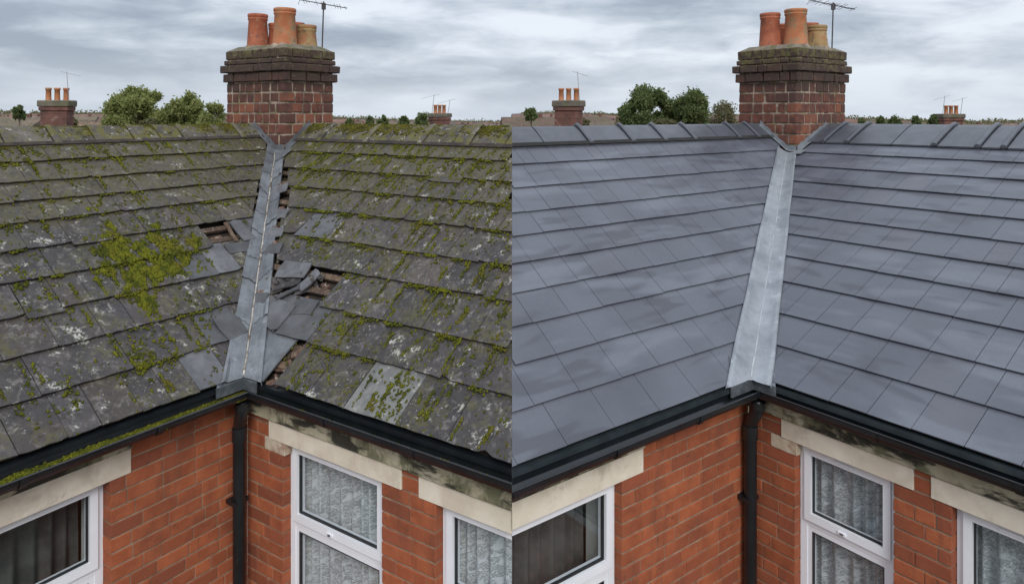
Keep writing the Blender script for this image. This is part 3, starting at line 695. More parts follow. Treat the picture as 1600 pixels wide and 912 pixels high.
def window(h, sl, w0, w1, ztop, glass0, ztr, glow, rec, mid_handle, vent, hi_clip, drape_label, lace):
    """frame w0..w1 in the opening; glass0 = z of top of upper glass, ztr = z of sash bottom, glow = top of lower glass"""
    zbot = -4.15; cl = [h.seam]
    def bx(a0, a1, b0, b1, f0, f1):
        mb = MB(); rect_wall(mb, sl, a0, a1, b0, b1, f0, f1); return mb
    fd = .1 + rec
    mb = MB()      # outer frame: bars mitred as butted boxes
    rect_wall(mb, sl, w0, w0 + .052, zbot, ztop, fd, fd + .08); rect_wall(mb, sl, w1 - .052, w1, zbot, ztop, fd, fd + .08)
    rect_wall(mb, sl, w0 + .052, w1 - .052, ztop - .045, ztop, fd + .001, fd + .08)
    rect_wall(mb, sl, w0 + .052, w1 - .052, zbot, zbot + .06, fd + .001, fd + .08)
    rect_wall(mb, sl, w0 + .052, w1 - .052, ztr - .040, ztr + .002, fd + .001, fd + .08)
    fo = mb.build('window', M['upvc'], h.root, clips=cl, bevel=0)
    def sash(za, zb, inner, name):
        a0, a1 = w0 + .040, w1 - .040; sw = .050
        mb = MB()
        for (p, q, r_, s_) in ((a0, a0 + sw, zb, za), (a1 - sw, a1, zb, za), (a0 + sw, a1 - sw, za - sw, za), (a0 + sw, a1 - sw, zb, zb + sw * 1.15)):
            rect_wall(mb, sl, p, q, r_, s_, fd - (.018 if not inner else -.006), fd + .06)
        o = mb.build(name, M['upvc'], fo, clips=cl)
        if not o: return
        # rubber gasket and glass
        g0, g1, gz1, gz0 = a0 + sw, a1 - sw, za - sw, zb + sw * 1.15
        mb = MB(); gw = .007
        for (p, q, r_, s_) in ((g0, g0 + gw, gz0, gz1), (g1 - gw, g1, gz0, gz1), (g0 + gw, g1 - gw, gz1 - gw, gz1), (g0 + gw, g1 - gw, gz0, gz0 + gw)):
            rect_wall(mb, sl, p, q, r_, s_, fd + .004, fd + .03)
        mb.build('gasket', M['gasket'], fo, clips=cl)
        bx(g0, g1, gz0, gz1, fd + .014, fd + .018).build('pane', M['glass'], fo, clips=cl)
    sash(ztop - .020, ztr, False, 'top_sash')
    sash(ztr - .030, zbot + .03, True, 'lower_sash')
    if mid_handle:
        c = mid_handle
        bx(c - .03, c + .03, ztr + .012, ztr + .036, fd - .030, fd - .018).build('handle', M['upvc'], fo, bevel=.003, clips=cl)
        bx(c - .012, c + .012, ztr + .018, ztr + .030, fd - .034, fd - .030).build('handle_button', M['metal_grey'], fo, clips=cl)
    if vent:
        bx(vent[0], vent[1], ztop - .050, ztop - .032, fd - .030, fd - .018).build('trickle_vent', M['upvc'], fo, bevel=.003, clips=cl)
    # room behind
    rm = MB(); d0, d1 = fd + .082, fd + 1.3
    q0, q1 = w0 - .4, w1 + .4; qc = zbot - .1
    for (a0, a1, b0, b1, e0, e1) in ((q0, q1, qc, ztop + .1, d1, d1 + .03), (q0, q0 + .03, qc, ztop + .1, d0 + .1, d1), (q1 - .03, q1, qc, ztop + .1, d0 + .1, d1), (q0, q1, ztop + .1, ztop + .13, d0, d1)):
        rect_wall(rm, sl, a0, a1, b0, b1, e0, e1)
    rm.build('room', M['interior'], h.root, clips=cl)
    rv = MB()
    rect_wall(rv, sl, w0 - .02, w0 + .015, zbot, ztop, fd + .081, fd + .26); rect_wall(rv, sl, w1 - .015, w1 + .02, zbot, ztop, fd + .081, fd + .26)
    rv.build('plaster_reveal', M['plaster'], h.root, clips=cl)
    # curtain
    mb = MB(); n = 130 if lace else 90; zs = [ztop - .02 - i * .16 for i in range(12)]
    a0, a1 = (w0 + .03, w1 - .03); cd = fd + .13
    if not lace: a0, a1, cd = w0 + .03, w1 - .05, fd + .30
    for zz_ in zs:
        for i in range(n + 1):
            f = i / n; x = a0 + (a1 - a0) * f
            y = cd + .026 * math.sin(f * (a1 - a0) * 62 + 1.3 * math.sin(f * 9) + zz_ * .3) + .010 * math.sin(f * (a1 - a0) * 27 + 2 + zz_)
            mb.v.append((x, -y, zz_) if sl == 'A' else (-y, x, zz_))
    for r in range(len(zs) - 1):
        for i in range(n): mb.f.append((r * (n + 1) + i, r * (n + 1) + i + 1, (r + 1) * (n + 1) + i + 1, (r + 1) * (n + 1) + i))
    cu = thing('net_curtain' if lace else 'curtain', drape_label, 'curtain', (h.C[0], h.C[1], 0), h.root.rotation_euler[2])
    mb.build('fabric', M['lace'] if lace else M['drape'], cu, clips=cl, smooth=True, fix=False)
    return fo

def stone(h, sl, w0, w1, z0, z1, proud, name, mat, bev=.004):
    mb = MB()
    if sl == 'A': mb.box(w0, w1, -.20, -.1 + proud, z0, z1)
    else: mb.box(-.20, -.1 + proud, w0, w1, z0, z1)
    return mb.build(name, mat, h.root, clips=[h.seam], bevel=bev)

def walls(h, specA, specB, old):
    umax = h.umax or 2.6; vmax = h.vmax or 2.9
    # A wall
    lt = specA['lintel']; op = specA['open']
    for sl, wmin, wmax in (('A', -.1, umax), ('B', -.1, vmax)):
        sp = specA if sl == 'A' else specB
        mb = MB(); f, b = .1065, .34
        xs = wmin if sl == 'A' else wmin - .0
        segs = []; x = wmin if sl == 'A' else -.1
        for (o0, o1) in sp['opens']:
            rect_wall(mb, sl, x, o0 - .008, -4.2, -2.15, f, b); x = o1 + .008
            rect_wall(mb, sl, o0 - .008, o1 + .008, sp['head'] + .004, -2.15, f, b)
        if x < wmax: rect_wall(mb, sl, x, wmax, -4.2, -2.15, f, b)
        wo = mb.build('wall', M['mortar'], h.root, clips=[h.seam])
        ops = [(o0, o1, -9, sp['head']) for o0, o1 in sp['opens']] + [(l0, l1, z0, z1) for l0, l1, z0, z1 in sp['lintels']] + sp.get('extra', [])
        brick_wall(h, sl, -.1 + (.0 if sl == 'A' else .0), wmax, ops, sp['head'] + .003 + 3 * CH, -4.15, wo)
        mb = MB(); rect_wall(mb, sl, -.1, wmax, -8.0, -4.16, .1, .34)
        mb.build('lower_wall', M['brick'], h.root, clips=[h.seam])
        for l0, l1, z0, z1 in sp['lintels']: stone(h, sl, l0, l1, z0, z1, .010, 'lintel', M['stone'])
        for b0, b1, z0, z1 in sp['bands']: stone(h, sl, b0, b1, z0, z1, .034, 'stone_band', M['stone_band'], .006)
        for b0, b1, z0, z1 in sp.get('kneel', []): stone(h, sl, b0, b1, z0, z1, .003, 'kneeler_stone', M['kneeler'])

walls(H0, dict(opens=[(.942, 2.15)], head=-2.415, lintels=[(.81, 2.32, -2.412, -2.245)], bands=[(.815, 3.0, -2.243, -2.152)], lintel=0, open=0),
          dict(opens=[(.322, 1.329), (1.797, 3.2)], head=-2.462, lintels=[(.166, 1.512, -2.459, -2.312), (1.661, 3.2, -2.463, -2.322)], bands=[(-.098, 1.585, -2.310, -2.152), (1.587, 3.2, -2.313, -2.154)],
               kneel=[(.11, .344, -2.556, -2.462)], extra=[(.11, .322, -2.556, -2.46)], lintel=0, open=0), True)
walls(H1, dict(opens=[(1.30, 2.9)], head=-2.427, lintels=[(1.103, 2.9, -2.424, -2.252)], bands=[(1.108, 2.9, -2.250, -2.152)], lintel=0, open=0),
          dict(opens=[(.293, .992), (1.342, 2.15)], head=-2.420, lintels=[(.184, 1.121, -2.417, -2.270), (1.224, 2.3, -2.419, -2.280)], bands=[(-.098, 2.90, -2.268, -2.152)],
               kneel=[(.095, .308, -2.515, -2.420)], extra=[(.095, .293, -2.515, -2.418)], lintel=0, open=0), False)

window(H0, 'A', .942, 2.15, -2.418, -2.494, -2.99, -3.05, .095, None, (1.25, 1.36), 9, 'dim grey drape behind the dark window under the mossy gutter, far left', False)
window(H0, 'B', .325, 1.327, -2.465, -2.57, -3.045, -3.12, .07, .775, (.70, .89), 9, 'white lace net curtain in the full window right of the mossy-roofed corner drainpipe', True)
window(H0, 'B', 1.80, 3.1, -2.466, -2.56, -3.045, -3.12, .07, None, (2.12, 2.3), 9, 'white lace net curtain in the cut-off window at the middle seam, under the mossy roof', True)
window(H1, 'A', 1.303, 2.8, -2.430, -2.51, -3.005, -3.07, .07, None, None, 9, 'dim grey drape behind the dark window left of the clean roof drainpipe', False)
window(H1, 'B', .295, .990, -2.423, -2.525, -2.975, -3.05, .07, .622, (.57, .70), 9, 'white lace net curtain in the full window under the new slate roof', True)
window(H1, 'B', 1.345, 2.15, -2.422, -2.50, -2.975, -3.05, .07, None, (1.58, 1.70), 9, 'white lace net curtain in the window cut by the right edge of the photo', True)

# ------------------------------------------------------------------ main chimneys
def chimney(h, lv, course, pots, aerial, old):
    cu, cv, W, L = h.chim
    zb = -1.0
    mb = MB(); mm = .009
    mb.box(cu - W + mm, cu - mm, cv - L + mm, cv - mm, zb, lv['top'] - .02)
    core = mb.build('chimney', M['chimney_mortar'], h.root)
    def course_row(z0, z1, over, row, joint=.017, small=False):
        zc, hh = (z0 + z1) / 2, (z1 - z0) - joint
        dep = .11
        e_u, e_v = cu + over, cv + over; uu, vv = cu - W - over, cv - L - over
        for face in 'LR':
            own = (row % 2 == 0) == (face == 'L')
            start = 0 if own else dep + joint * .7
            ln = (L if face == 'L' else W) + 2 * over
            pat = [.225, .225, .11, .225] if not small else [.155, .12, .165, .13]
            if row % 2: pat = pat[2:] + pat[:2]
            x = start; i = 0
            while x < ln - .01:
                l = pat[i % 4] * random.uniform(.88, 1.15) * (1.1 if not old else 1); i += 1
                if ln - (x + l) < .09: l = ln - x
                a0 = x + (joint / 2 if x > start + .001 else 0); a1 = x + l - (joint / 2 if x + l < ln - .001 else 0)
                c = (a0 + a1) / 2
                if face == 'L': put_brick(core, e_u - dep / 2, e_v - c, zc, dep, a1 - a0, hh, M['chimney_brick'], .009, .0035, nv=5, proud=.004)
                else: put_brick(core, e_u - c, e_v - dep / 2, zc, a1 - a0, dep, hh, M['chimney_brick'], .009, .0035, nv=5, proud=.004)
                x += l
    z = lv['shaft']; row = 0
    while z > -.62:
        course_row(z - course, z, 0, row, small=True); z -= course; row += 1
    course_row(lv['shaft'], lv['corb'], .035, 1)
    course_row(lv['corb'], lv['ledge'], .060, 0, joint=.010)
    course_row(lv['ledge'], lv['slab'], .020, 1, joint=.012)
    course_row(lv['slab'], lv['top'], .012, 0, joint=.014, small=True)
    # plain brickwork on the two faces turned away
    mb = MB(); z = lv['shaft']; row = 0
    while z > -.62:
        for i in range(int(L / .2)):
            mb.box(cu - W, cu - W + .03, cv - L + .02 + i * .2 + (.1 if row % 2 else 0) * .5, cv - L + .2 + i * .2, z - course + .013, z)
        for i in range(int(W / .2)):
            mb.box(cu - W + .02 + i * .2, cu - W + .2 + i * .2, cv - L, cv - L + .03, z - course + .013, z)
        z -= course; row += 1
    o = mb.build('rear_brickwork', M['chimney_brick'], core); o['kind'] = 'stuff'
    mb = MB(); ov = .03
    for (z0, z1, ov) in ((lv['shaft'], lv['corb'], .028), (lv['corb'], lv['ledge'], .053), (lv['ledge'], lv['slab'], .015), (lv['slab'], lv['top'], .008)):
        mb.box(cu - W - ov, cu - .05, cv - L - ov, cv - .05, z0 + .005, z1 - .004)
    mb.build('head_core', M['chimney_mortar'], core)
    # flaunching
    mb = MB(); T = lv['top']
    mb.prism([Vector((cu - W + .10, cv - L + .10, T + .05)), Vector((cu - .10, cv - L + .10, T + .05)), Vector((cu - .10, cv - .10, T + .05)), Vector((cu - W + .10, cv - .10, T + .05))],
             [Vector((cu - W, cv - L, T - .01)), Vector((cu + .003, cv - L, T - .01)), Vector((cu + .003, cv + .003, T - .01)), Vector((cu - W, cv + .003, T - .01))])
    mb.build('flaunching', M['flaunch'], core, jitter=.004)
    for (du, dv, r0, hgt, mk) in pots:
        x, y = cu - du, cv - dv; z0 = T - .005
        rim = .055
        prof = [(r0 * 1.18, z0), (r0 * 1.17, z0 + .06), (r0 * 1.12, z0 + .075), (r0 * .95, z0 + hgt - rim - .03), (r0 * 1.03, z0 + hgt - rim - .015), (r0 * 1.03, z0 + hgt - rim), (r0 * .99, z0 + hgt - rim + .008), (r0 * 1.05, z0 + hgt - rim + .02), (r0 * 1.06, z0 + hgt - .012), (r0 * 1.0, z0 + hgt), (r0 * .84, z0 + hgt), (r0 * .82, z0 + hgt - .12)]
        po = MB().lathe(x, y, prof, 28).build('chimney_pot', M[mk], core, smooth=False)
        for p in po.data.polygons: p.use_smooth = True
        md = po.modifiers.new('es', 'EDGE_SPLIT'); md.split_angle = R(40)
        MB().lathe(x, y, [(r0 * .83, z0 + hgt - .11), (.001, z0 + hgt - .11)], 20).build('pot_flue', M['soot'], core)
        # mortar fillet
        MB().lathe(x, y, [(r0 * 1.42, z0 + .0), (r0 * 1.33, z0 + .035), (r0 * 1.18, z0 + .065)], 20).build('mortar_fillet', M['chimney_mortar'], core, jitter=.006)
    # flashing
    fm = M['lead_new'] if not old else M['lead_old']
    mb = MB()
    vv_ = -(h.tB / h.tA) * (-cu)          # where the valley meets the left face
    def rz(u, v): return -HZ + max(-h.tA * v, -h.tB * u)
    n = 14
    for face in 'LR':
        end = -h.sA + .03 if face == 'L' else -h.sB + (.03 if old else .10)
        st = cv if face == 'L' else cu
        P = []
        for i in range(n + 1):
            f = i / n; q = st + (end - st) * f
            u, v = (cu + .012, q) if face == 'L' else (q, cv + .012)
            z_ = rz(u, v) + .03
            step = .050 + (.022 * ((i % 3) / 3) if not old else .02 * random.random())
            
            out = Vector((.05, 0, 0)) if face == 'L' else Vector((0, .05, 0))
            u2, v2 = u + out.x, v + out.y
            P.append((Vector((u, v, z_ + step)), Vector((u, v, z_)), Vector((u2, v2, rz(u2, v2) + .038))))
        for i in range(n):
            a_, b_ = P[i], P[i + 1]
            mb.add([a_[0], a_[1], b_[1], b_[0]], [(0, 1, 2, 3)]); mb.add([a_[1], a_[2], b_[2], b_[1]], [(0, 1, 2, 3)])
    # tray round the front corner
    c0 = Vector((cu + .012, cv + .012, rz(cu, cv) + .03))
    q = [Vector((cu + .012, cv + .012, c0.z + .09)), c0, Vector((cu + .122, cv - .0, rz(cu + .122, cv) + .038)), Vector((cu + .122, cv + .122, rz(cu + .1, cv + .1) + .038)), Vector((cu + .0, cv + .122, rz(cu, cv + .122) + .038))]
    mb.add(q[1:], [(0, 1, 2), (0, 2, 3)])
    fo = mb.build('flashing', fm, core, fix=False)
    md = fo.modifiers.new('solid', 'SOLIDIFY'); md.thickness = .006
    return core
lv0 = dict(shaft=.373, corb=.492, ledge=.590, slab=.655, top=.772)
lv1 = dict(shaft=.407, corb=.536, ledge=.642, slab=.714, top=.842)
CHM0 = chimney(H0, lv0, .1236, [(.20, .25, .125, .49, 'pot_orange'), (.20, .76, .115, .46, 'pot_red'), (.52, .24, .115, .32, 'pot_buff'), (.60, .55, .115, .38, 'pot_red'), (.42, .66, .11, .36, 'pot_red')], None, True)
CHM1 = chimney(H1, lv1, .135, [(.34, .22, .137, .53, 'pot_orange'), (.22, .52, .127, .50, 'pot_red'), (.82, .20, .127, .35, 'pot_buff'), (1.03, .44, .127, .42, 'pot_red'), (.70, .60, .12, .40, 'pot_red')], None, False)

# ------------------------------------------------------------------ TV aerials
def aerial(name, label, x, y, z0, top, boom, az, tilt, lean=0.0, n_el=14, r=.012, mat='mast_dark', el=.10, group=None):
    t_ = thing(name, label, 'tv aerial', (x, y, z0), 0, group)
    P = Vector((lean, 0, top - z0))
    MB().tube([(0, 0, 0), tuple(P)], r, 8).build('mast', M[mat], t_, rel=False)
    d_ = Vector((math.cos(az) * math.cos(tilt), math.sin(az) * math.cos(tilt), math.sin(tilt)))
    side = Vector((-math.sin(az), math.cos(az), 0))
    c = P - Vector((0, 0, .05 * (top - z0)))
    b0, b1 = c - d_ * boom[0], c + d_ * boom[1]
    MB().tube([b0, b1], r * .6, 6).build('boom', M[mat], t_, rel=False)
    for i in range(n_el):
        p = b0 + (b1 - b0) * ((i + .3) / n_el); l = el * random.uniform(.8, 1.1)
        up = Vector((random.uniform(-.02, .02), 0, random.uniform(-.25, .25)))
        MB().tube([p - (side + up) * l, p + (side + up) * l], r * .32, 5).build('element', M['metal_grey'], t_, rel=False)
    if el > .05:
        MB().box(P.x - .022, P.x + .022, -.022, .022, P.z - .10, P.z - .02).build('clamp', M[mat], t_, rel=False)
        # folded reflector at the rear end of the boom
        for k in (-1, 1):
            MB().tube([b0 + Vector((0, 0, 0)), b0 + Vector((-.03, 0, .05 * k)) + side * .05], r * .35, 5).build('reflector', M['metal_grey'], t_, rel=False)
    return t_
def W(h, u, v): return h.C[0] + h.a[0] * u + h.b[0] * v, h.C[1] + h.a[1] * u + h.b[1] * v
x, y = W(H0, -2.0 - .66, -2.035 - .12)
aerial('tv_aerial', 'thin dark mast with yagi aerial on the chimney of the mossy roof', x, y, EYE + .76, EYE + 177.4 / 1101.75 * y * .985, (.29, .29), R(8), R(-9), .02, 18, .009)
x, y = W(H1, -3.539 - 1.06, -1.758 - .12)
aerial('tv_aerial', 'thin dark mast with yagi aerial on the chimney of the newly slated roof', x, y, EYE + .82, EYE + 175.0 / 1101.75 * y * .99, (.34, .33), R(10), R(-9), .02, 18, .0095)

# ------------------------------------------------------------------ moss, debris and broken slates on the old roof
def moss_field():
    P, N, D, Sz = [], [], [], []
    for sl, rows in (('A', H0.rowsA), ('B', H0.rowsB)):
        Nn = H0.NA if sl == 'A' else H0.NB; dn = -(H0.dA if sl == 'A' else H0.dB); ev = Vector((1, 0, 0)) if sl == 'A' else Vector((0, 1, 0))
        cnt = 21000 if sl == 'A' else 17500
        for _ in range(cnt * 3):
            s = random.uniform(0, rows[-1]); lo, hi = span(H0, sl, s)
            w_ = random.uniform(lo + .2, min(hi, 2.0 if sl == 'A' else 9))
            # position within the course
            r = max(i for i in range(len(rows)) if rows[i] <= s); f = (s - rows[r]) / (rows[min(r + 1, len(rows) - 1)] - rows[r] + 1e-6)
            dens = max(0, noise.noise(Vector((w_ * 2.4, s * 2.4, 5 if sl == 'A' else 15))) + .12) * .55
            cl = noise.noise(Vector((w_ * 13, s * 8, 50 if sl == 'A' else 90)))      # clusters
            if sl == 'A':
                q_ = .9 * noise.noise(Vector((w_ * 4.2, s * 4.2, 77))) + .5 * noise.noise(Vector((w_ * 11, s * 11, 7)))
                d1 = ((w_ - .10) / .50) ** 2 + ((s - 1.13) / .36) ** 2 + q_
                d2 = ((w_ - .36) / .15) ** 2 + ((s - .78) / .24) ** 2 + q_
                d3 = ((w_ - .55) / .27) ** 2 + ((s - .36) / .17) ** 2
                d4 = ((w_ - .3) / 1.3) ** 2 + ((s - 2.30) / .22) ** 2
                dens += max(0, 2.1 * (1 - d1)) + max(0, 1.3 * (1 - d2)) + max(0, .8 * (1 - d3)) + max(0, .5 * (1 - d4))
                if s > 1.5: dens += .10
            else:
                dens += .42 * max(0, min(1, (s - 1.2) / .7)) + .10
                if w_ - lo < .45: dens *= .25
            patch = dens > 1.0
            dens *= max(0.0, (.8 + 1.8 * cl) if patch else (.30 + 2.0 * cl))
            dens *= 1 + 1.0 * (f > .82) + .3 * (f < .08)
            if random.random() > dens * .62: continue
            if sl == 'A' and -.86 < w_ < -.46 and 1.05 < s < 1.4: continue
            if sl == 'B' and (w_ < .2 and s < .9): continue
            big = patch
            P.append(on(H0, sl, w_, s, .029 - .014 * f)); N.append(Nn); D.append(dn + ev * random.uniform(-.25, .25)); Sz.append(random.uniform(.0030, .0095) * (1.8 if big else 1.1) * (1.5 if random.random() < .12 else 1))
        # rows of moss in some of the joints between slates and under tails
        for _ in range(170 if sl == 'B' else 90):
            r = random.randrange(len(rows) - 1); s0, s1 = rows[r], rows[r + 1]; lo, hi = span(H0, sl, s0); w_ = random.uniform(lo + .35, min(hi, 2.0 if sl == 'A' else 9))
            if sl == 'B' and (w_ < .4 and s0 < .9): continue
            if sl == 'A' and -.95 < w_ < -.4 and 1.0 < s0 < 1.4: continue
            along = random.random() < .55
            k = random.randrange(10, 36); L = random.uniform(.08, .24)
            a0 = random.random()
            for j in range(k):
                f = j / k
                if along: ww, ss = w_ + random.gauss(0, .006), s0 + min(.98, (a0 * .4 + f * L / (s1 - s0))) * (s1 - s0)
                else: ww, ss = w_ + f * L + random.gauss(0, .004), s0 - .012 + random.gauss(0, .006)
                if ss < 0.005: continue
                P.append(on(H0, sl, ww, ss, .026)); N.append(Nn); D.append(dn + ev * random.uniform(-.4, .4)); Sz.append(random.uniform(.0035, .011))
    keepm = [i for i in range(len(P)) if (H0.C[0] + H0.a[0] * P[i].x + H0.b[0] * P[i].y) < -.02 and not chim_inside(H0, P[i])]
    print('moss', len(keepm))
    blobs('moss', [P[i] for i in keepm], [N[i] for i in keepm], [D[i] for i in keepm], [Sz[i] for i in keepm], M['moss'], R0, .62, 2.0)
moss_field()
def ridge_moss():
    P, N, D, Sz = [], [], [], []
    for sl, rs, hi in (('A', H0.sA, 1.6), ('B', H0.sB, 1.2)):
        lo = H0.chim[0] + .05 if sl == 'A' else H0.chim[1] + .05
        for _ in range(4200):
            w_ = random.uniform(lo, hi); k = noise.noise(Vector((w_ * 2.2, 3 if sl == 'A' else 8, 1)))
            if random.random() > .62 + 1.4 * k: continue
            off = abs(random.gauss(0, .07)); 
            if off > .16: continue
            z = -H0.R + .030 - off * .66
            p = Vector((w_, -rs + off, z)) if sl == 'A' else Vector((-rs + off, w_, z))
            if H0.C[0] + H0.a[0] * p.x + H0.b[0] * p.y > -.02: continue
            P.append(p); N.append(Vector((0, .5, .86)) if sl == 'A' else Vector((.5, 0, .86))); D.append(Vector((1, 0, 0)) if sl == 'A' else Vector((0, 1, 0))); Sz.append(random.uniform(.006, .017))
    blobs('ridge_moss', P, [n.normalized() for n in N], D, Sz, M['moss_dull'], R0, .6, 1.5)
ridge_moss()
def gutter_moss():
    P, N, D, Sz = [], [], [], []
    for sl, hi, cnt in (('A', 2.2, 2600), ('B', 2.45, 1500)):
        for _ in range(cnt):
            w_ = random.uniform(.05, hi); g = random.uniform(.02, .138) if sl == 'A' else random.uniform(.018, .066)
            k = noise.noise(Vector((w_ * 5, 2 if sl == 'A' else 12, 7)))
            lvl = (.040 if sl == 'A' else .02) * min(1, .35 + w_ * .55 if sl == 'A' else 1)
            if sl == 'B' and random.random() > .35 + 1.6 * k: continue
            z = -2.122 + lvl * .72 + .010 * k + random.uniform(0, .012)
            p = Vector((w_, g, z)) if sl == 'A' else Vector((g, w_, z))
            if H0.C[0] + H0.a[0] * p.x + H0.b[0] * p.y > -.02: continue
            P.append(p); N.append(Vector((0, 0, 1))); D.append(Vector((1, 0, 0)) if sl == 'A' else Vector((0, 1, 0))); Sz.append(random.uniform(.007, .015))
    blobs('gutter_moss', P, N, D, Sz, M['moss'], G0, .7, 1.3)
    mb = MB()
    for sl, z in (('A', -2.092), ('B', -2.104)):
        hi = 2.4 if sl == 'A' else 3.2
        pf = [(.004, z), (.124, z)]
        A = [Vector((x_ * .62, x_ * 1.16, q)) for x_, q in pf]; B = [Vector((hi, x_ * 1.16, q)) for x_, q in pf] if sl == 'A' else [Vector((x_ * .62, hi, q)) for x_, q in pf]
        mb.extrude(A, B)
    o = mb.build('gutter_silt', M['moss_dull'], G0, clips=[H0.seam], fix=False); o['kind'] = 'stuff'
gutter_moss()

def loose(name, sl, w_, s, lw, ls, th, rot, tilt, lift, mat, jag=.01, roll=0.0):
    """a plate lying on the slope"""
    N_ = H0.NA if sl == 'A' else H0.NB; up = H0.dA if sl == 'A' else H0.dB; ev = Vector((1, 0, 0)) if sl == 'A' else Vector((0, 1, 0))
    c = on(H0, sl, w_, s, lift)
    e1 = (ev * math.cos(rot) + up * math.sin(rot)); e2 = (up * math.cos(rot) - ev * math.sin(rot))
    e2 = (e2 * math.cos(tilt) + N_ * math.sin(tilt)).normalized(); e1 = (e1 * math.cos(roll) + N_ * math.sin(roll)).normalized()
    n_ = e1.cross(e2).normalized()
    if n_.dot(N_) < 0: n_ = -n_
    pts = []
    for fx, fy in ((-.5, -.5), (-.15, -.52), (.2, -.48), (.5, -.5), (.52, 0), (.5, .5), (0, .53), (-.5, .5), (-.5, .05)):
        pts.append(c + e1 * (fx * lw + random.uniform(-jag, jag)) + e2 * (fy * ls + random.uniform(-jag, jag)))
    return MB().prism([p + n_ * th for p in pts], pts).build(name, mat, R0)
SS, OS, DB = M['smooth_slate'], M['old_slate'], M['debris']
# the large hole right of the valley
for (w_, s, lw, ls, rot, tilt, lift, m) in ((-.36, .775, .34, .17, .10, .10, .030, SS), (-.30, .66, .24, .10, .55, -.25, .015, OS), (-.10, .72, .10, .20, -.35, .1, .02, SS), (-.22, .60, .22, .07, .75, -.3, .02, SS),
                                            (-.20, .43, .34, .26, -.10, .02, .018, SS), (.06, .52, .24, .13, .12, .05, .012, SS), (-.42, .58, .10, .07, .3, -.3, .0, OS)):
    loose('slipped_slate', 'B', w_, s, lw, ls, .012, rot, tilt, lift, m, .012)
for _ in range(26):
    w_, s = random.choice([(random.uniform(-.5, .12), random.uniform(.58, .8)), (random.uniform(.22, .40), random.uniform(.0, .27)), (random.uniform(.22, .40), random.uniform(.0, .27)), (random.uniform(-.12, .02), random.uniform(.28, .4))])
    loose('broken_timber' if _ % 3 == 0 else 'rubble', 'B', w_, s, random.uniform(.05, .15), random.uniform(.02, .045), .018, random.uniform(-1.2, 1.2), random.uniform(-.3, .3), random.uniform(-.05, -.02), M['timber'] if _ % 3 == 0 else DB, .008)
for _ in range(16):
    loose('broken_slate', 'B', random.uniform(-.55, .10), random.uniform(.56, .80), random.uniform(.06, .18), random.uniform(.03, .10), .012, random.uniform(-.9, .9), random.uniform(-.5, .3), random.uniform(-.035, .02), OS, .014, random.uniform(-.3, .3))
# grey lead-coloured slates left bare at the foot of the valley
# hole in the left slope
loose('slipped_slate', 'A', -.84, 1.22, .13, .27, .012, -.08, .02, .022, SS, .008)
loose('broken_timber', 'A', -.73, 1.23, .035, .25, .014, .10, .04, .010, M['timber'], .004)
loose('slipped_slate', 'A', -.70, 1.06, .26, .12, .010, .03, .0, .014, SS, .008)
loose('slipped_slate', 'A', -.13, .38, .20, .23, .011, -.12, .05, .026, SS, .008)
for _ in range(5): loose('rubble', 'A', random.uniform(-.74, -.54), random.uniform(1.12, 1.24), random.uniform(.06, .14), .05, .015, random.uniform(-.3, .3), 0, -.05, DB, .008)
for (w_, s) in ((-1.02, 1.06), (-1.18, 1.26), (-1.52, 1.52), (-.86, .92), (-.50, .50)):     # gaps beside the valley, right side
    loose('slipped_slate', 'B', w_ + .04, s, .17, .12, .011, random.uniform(.2, .6), .12, .028, SS, .012)
    loose('rubble', 'B', w_ - .03, s + .05, .07, .05, .02, .4, .1, .012, DB, .008)

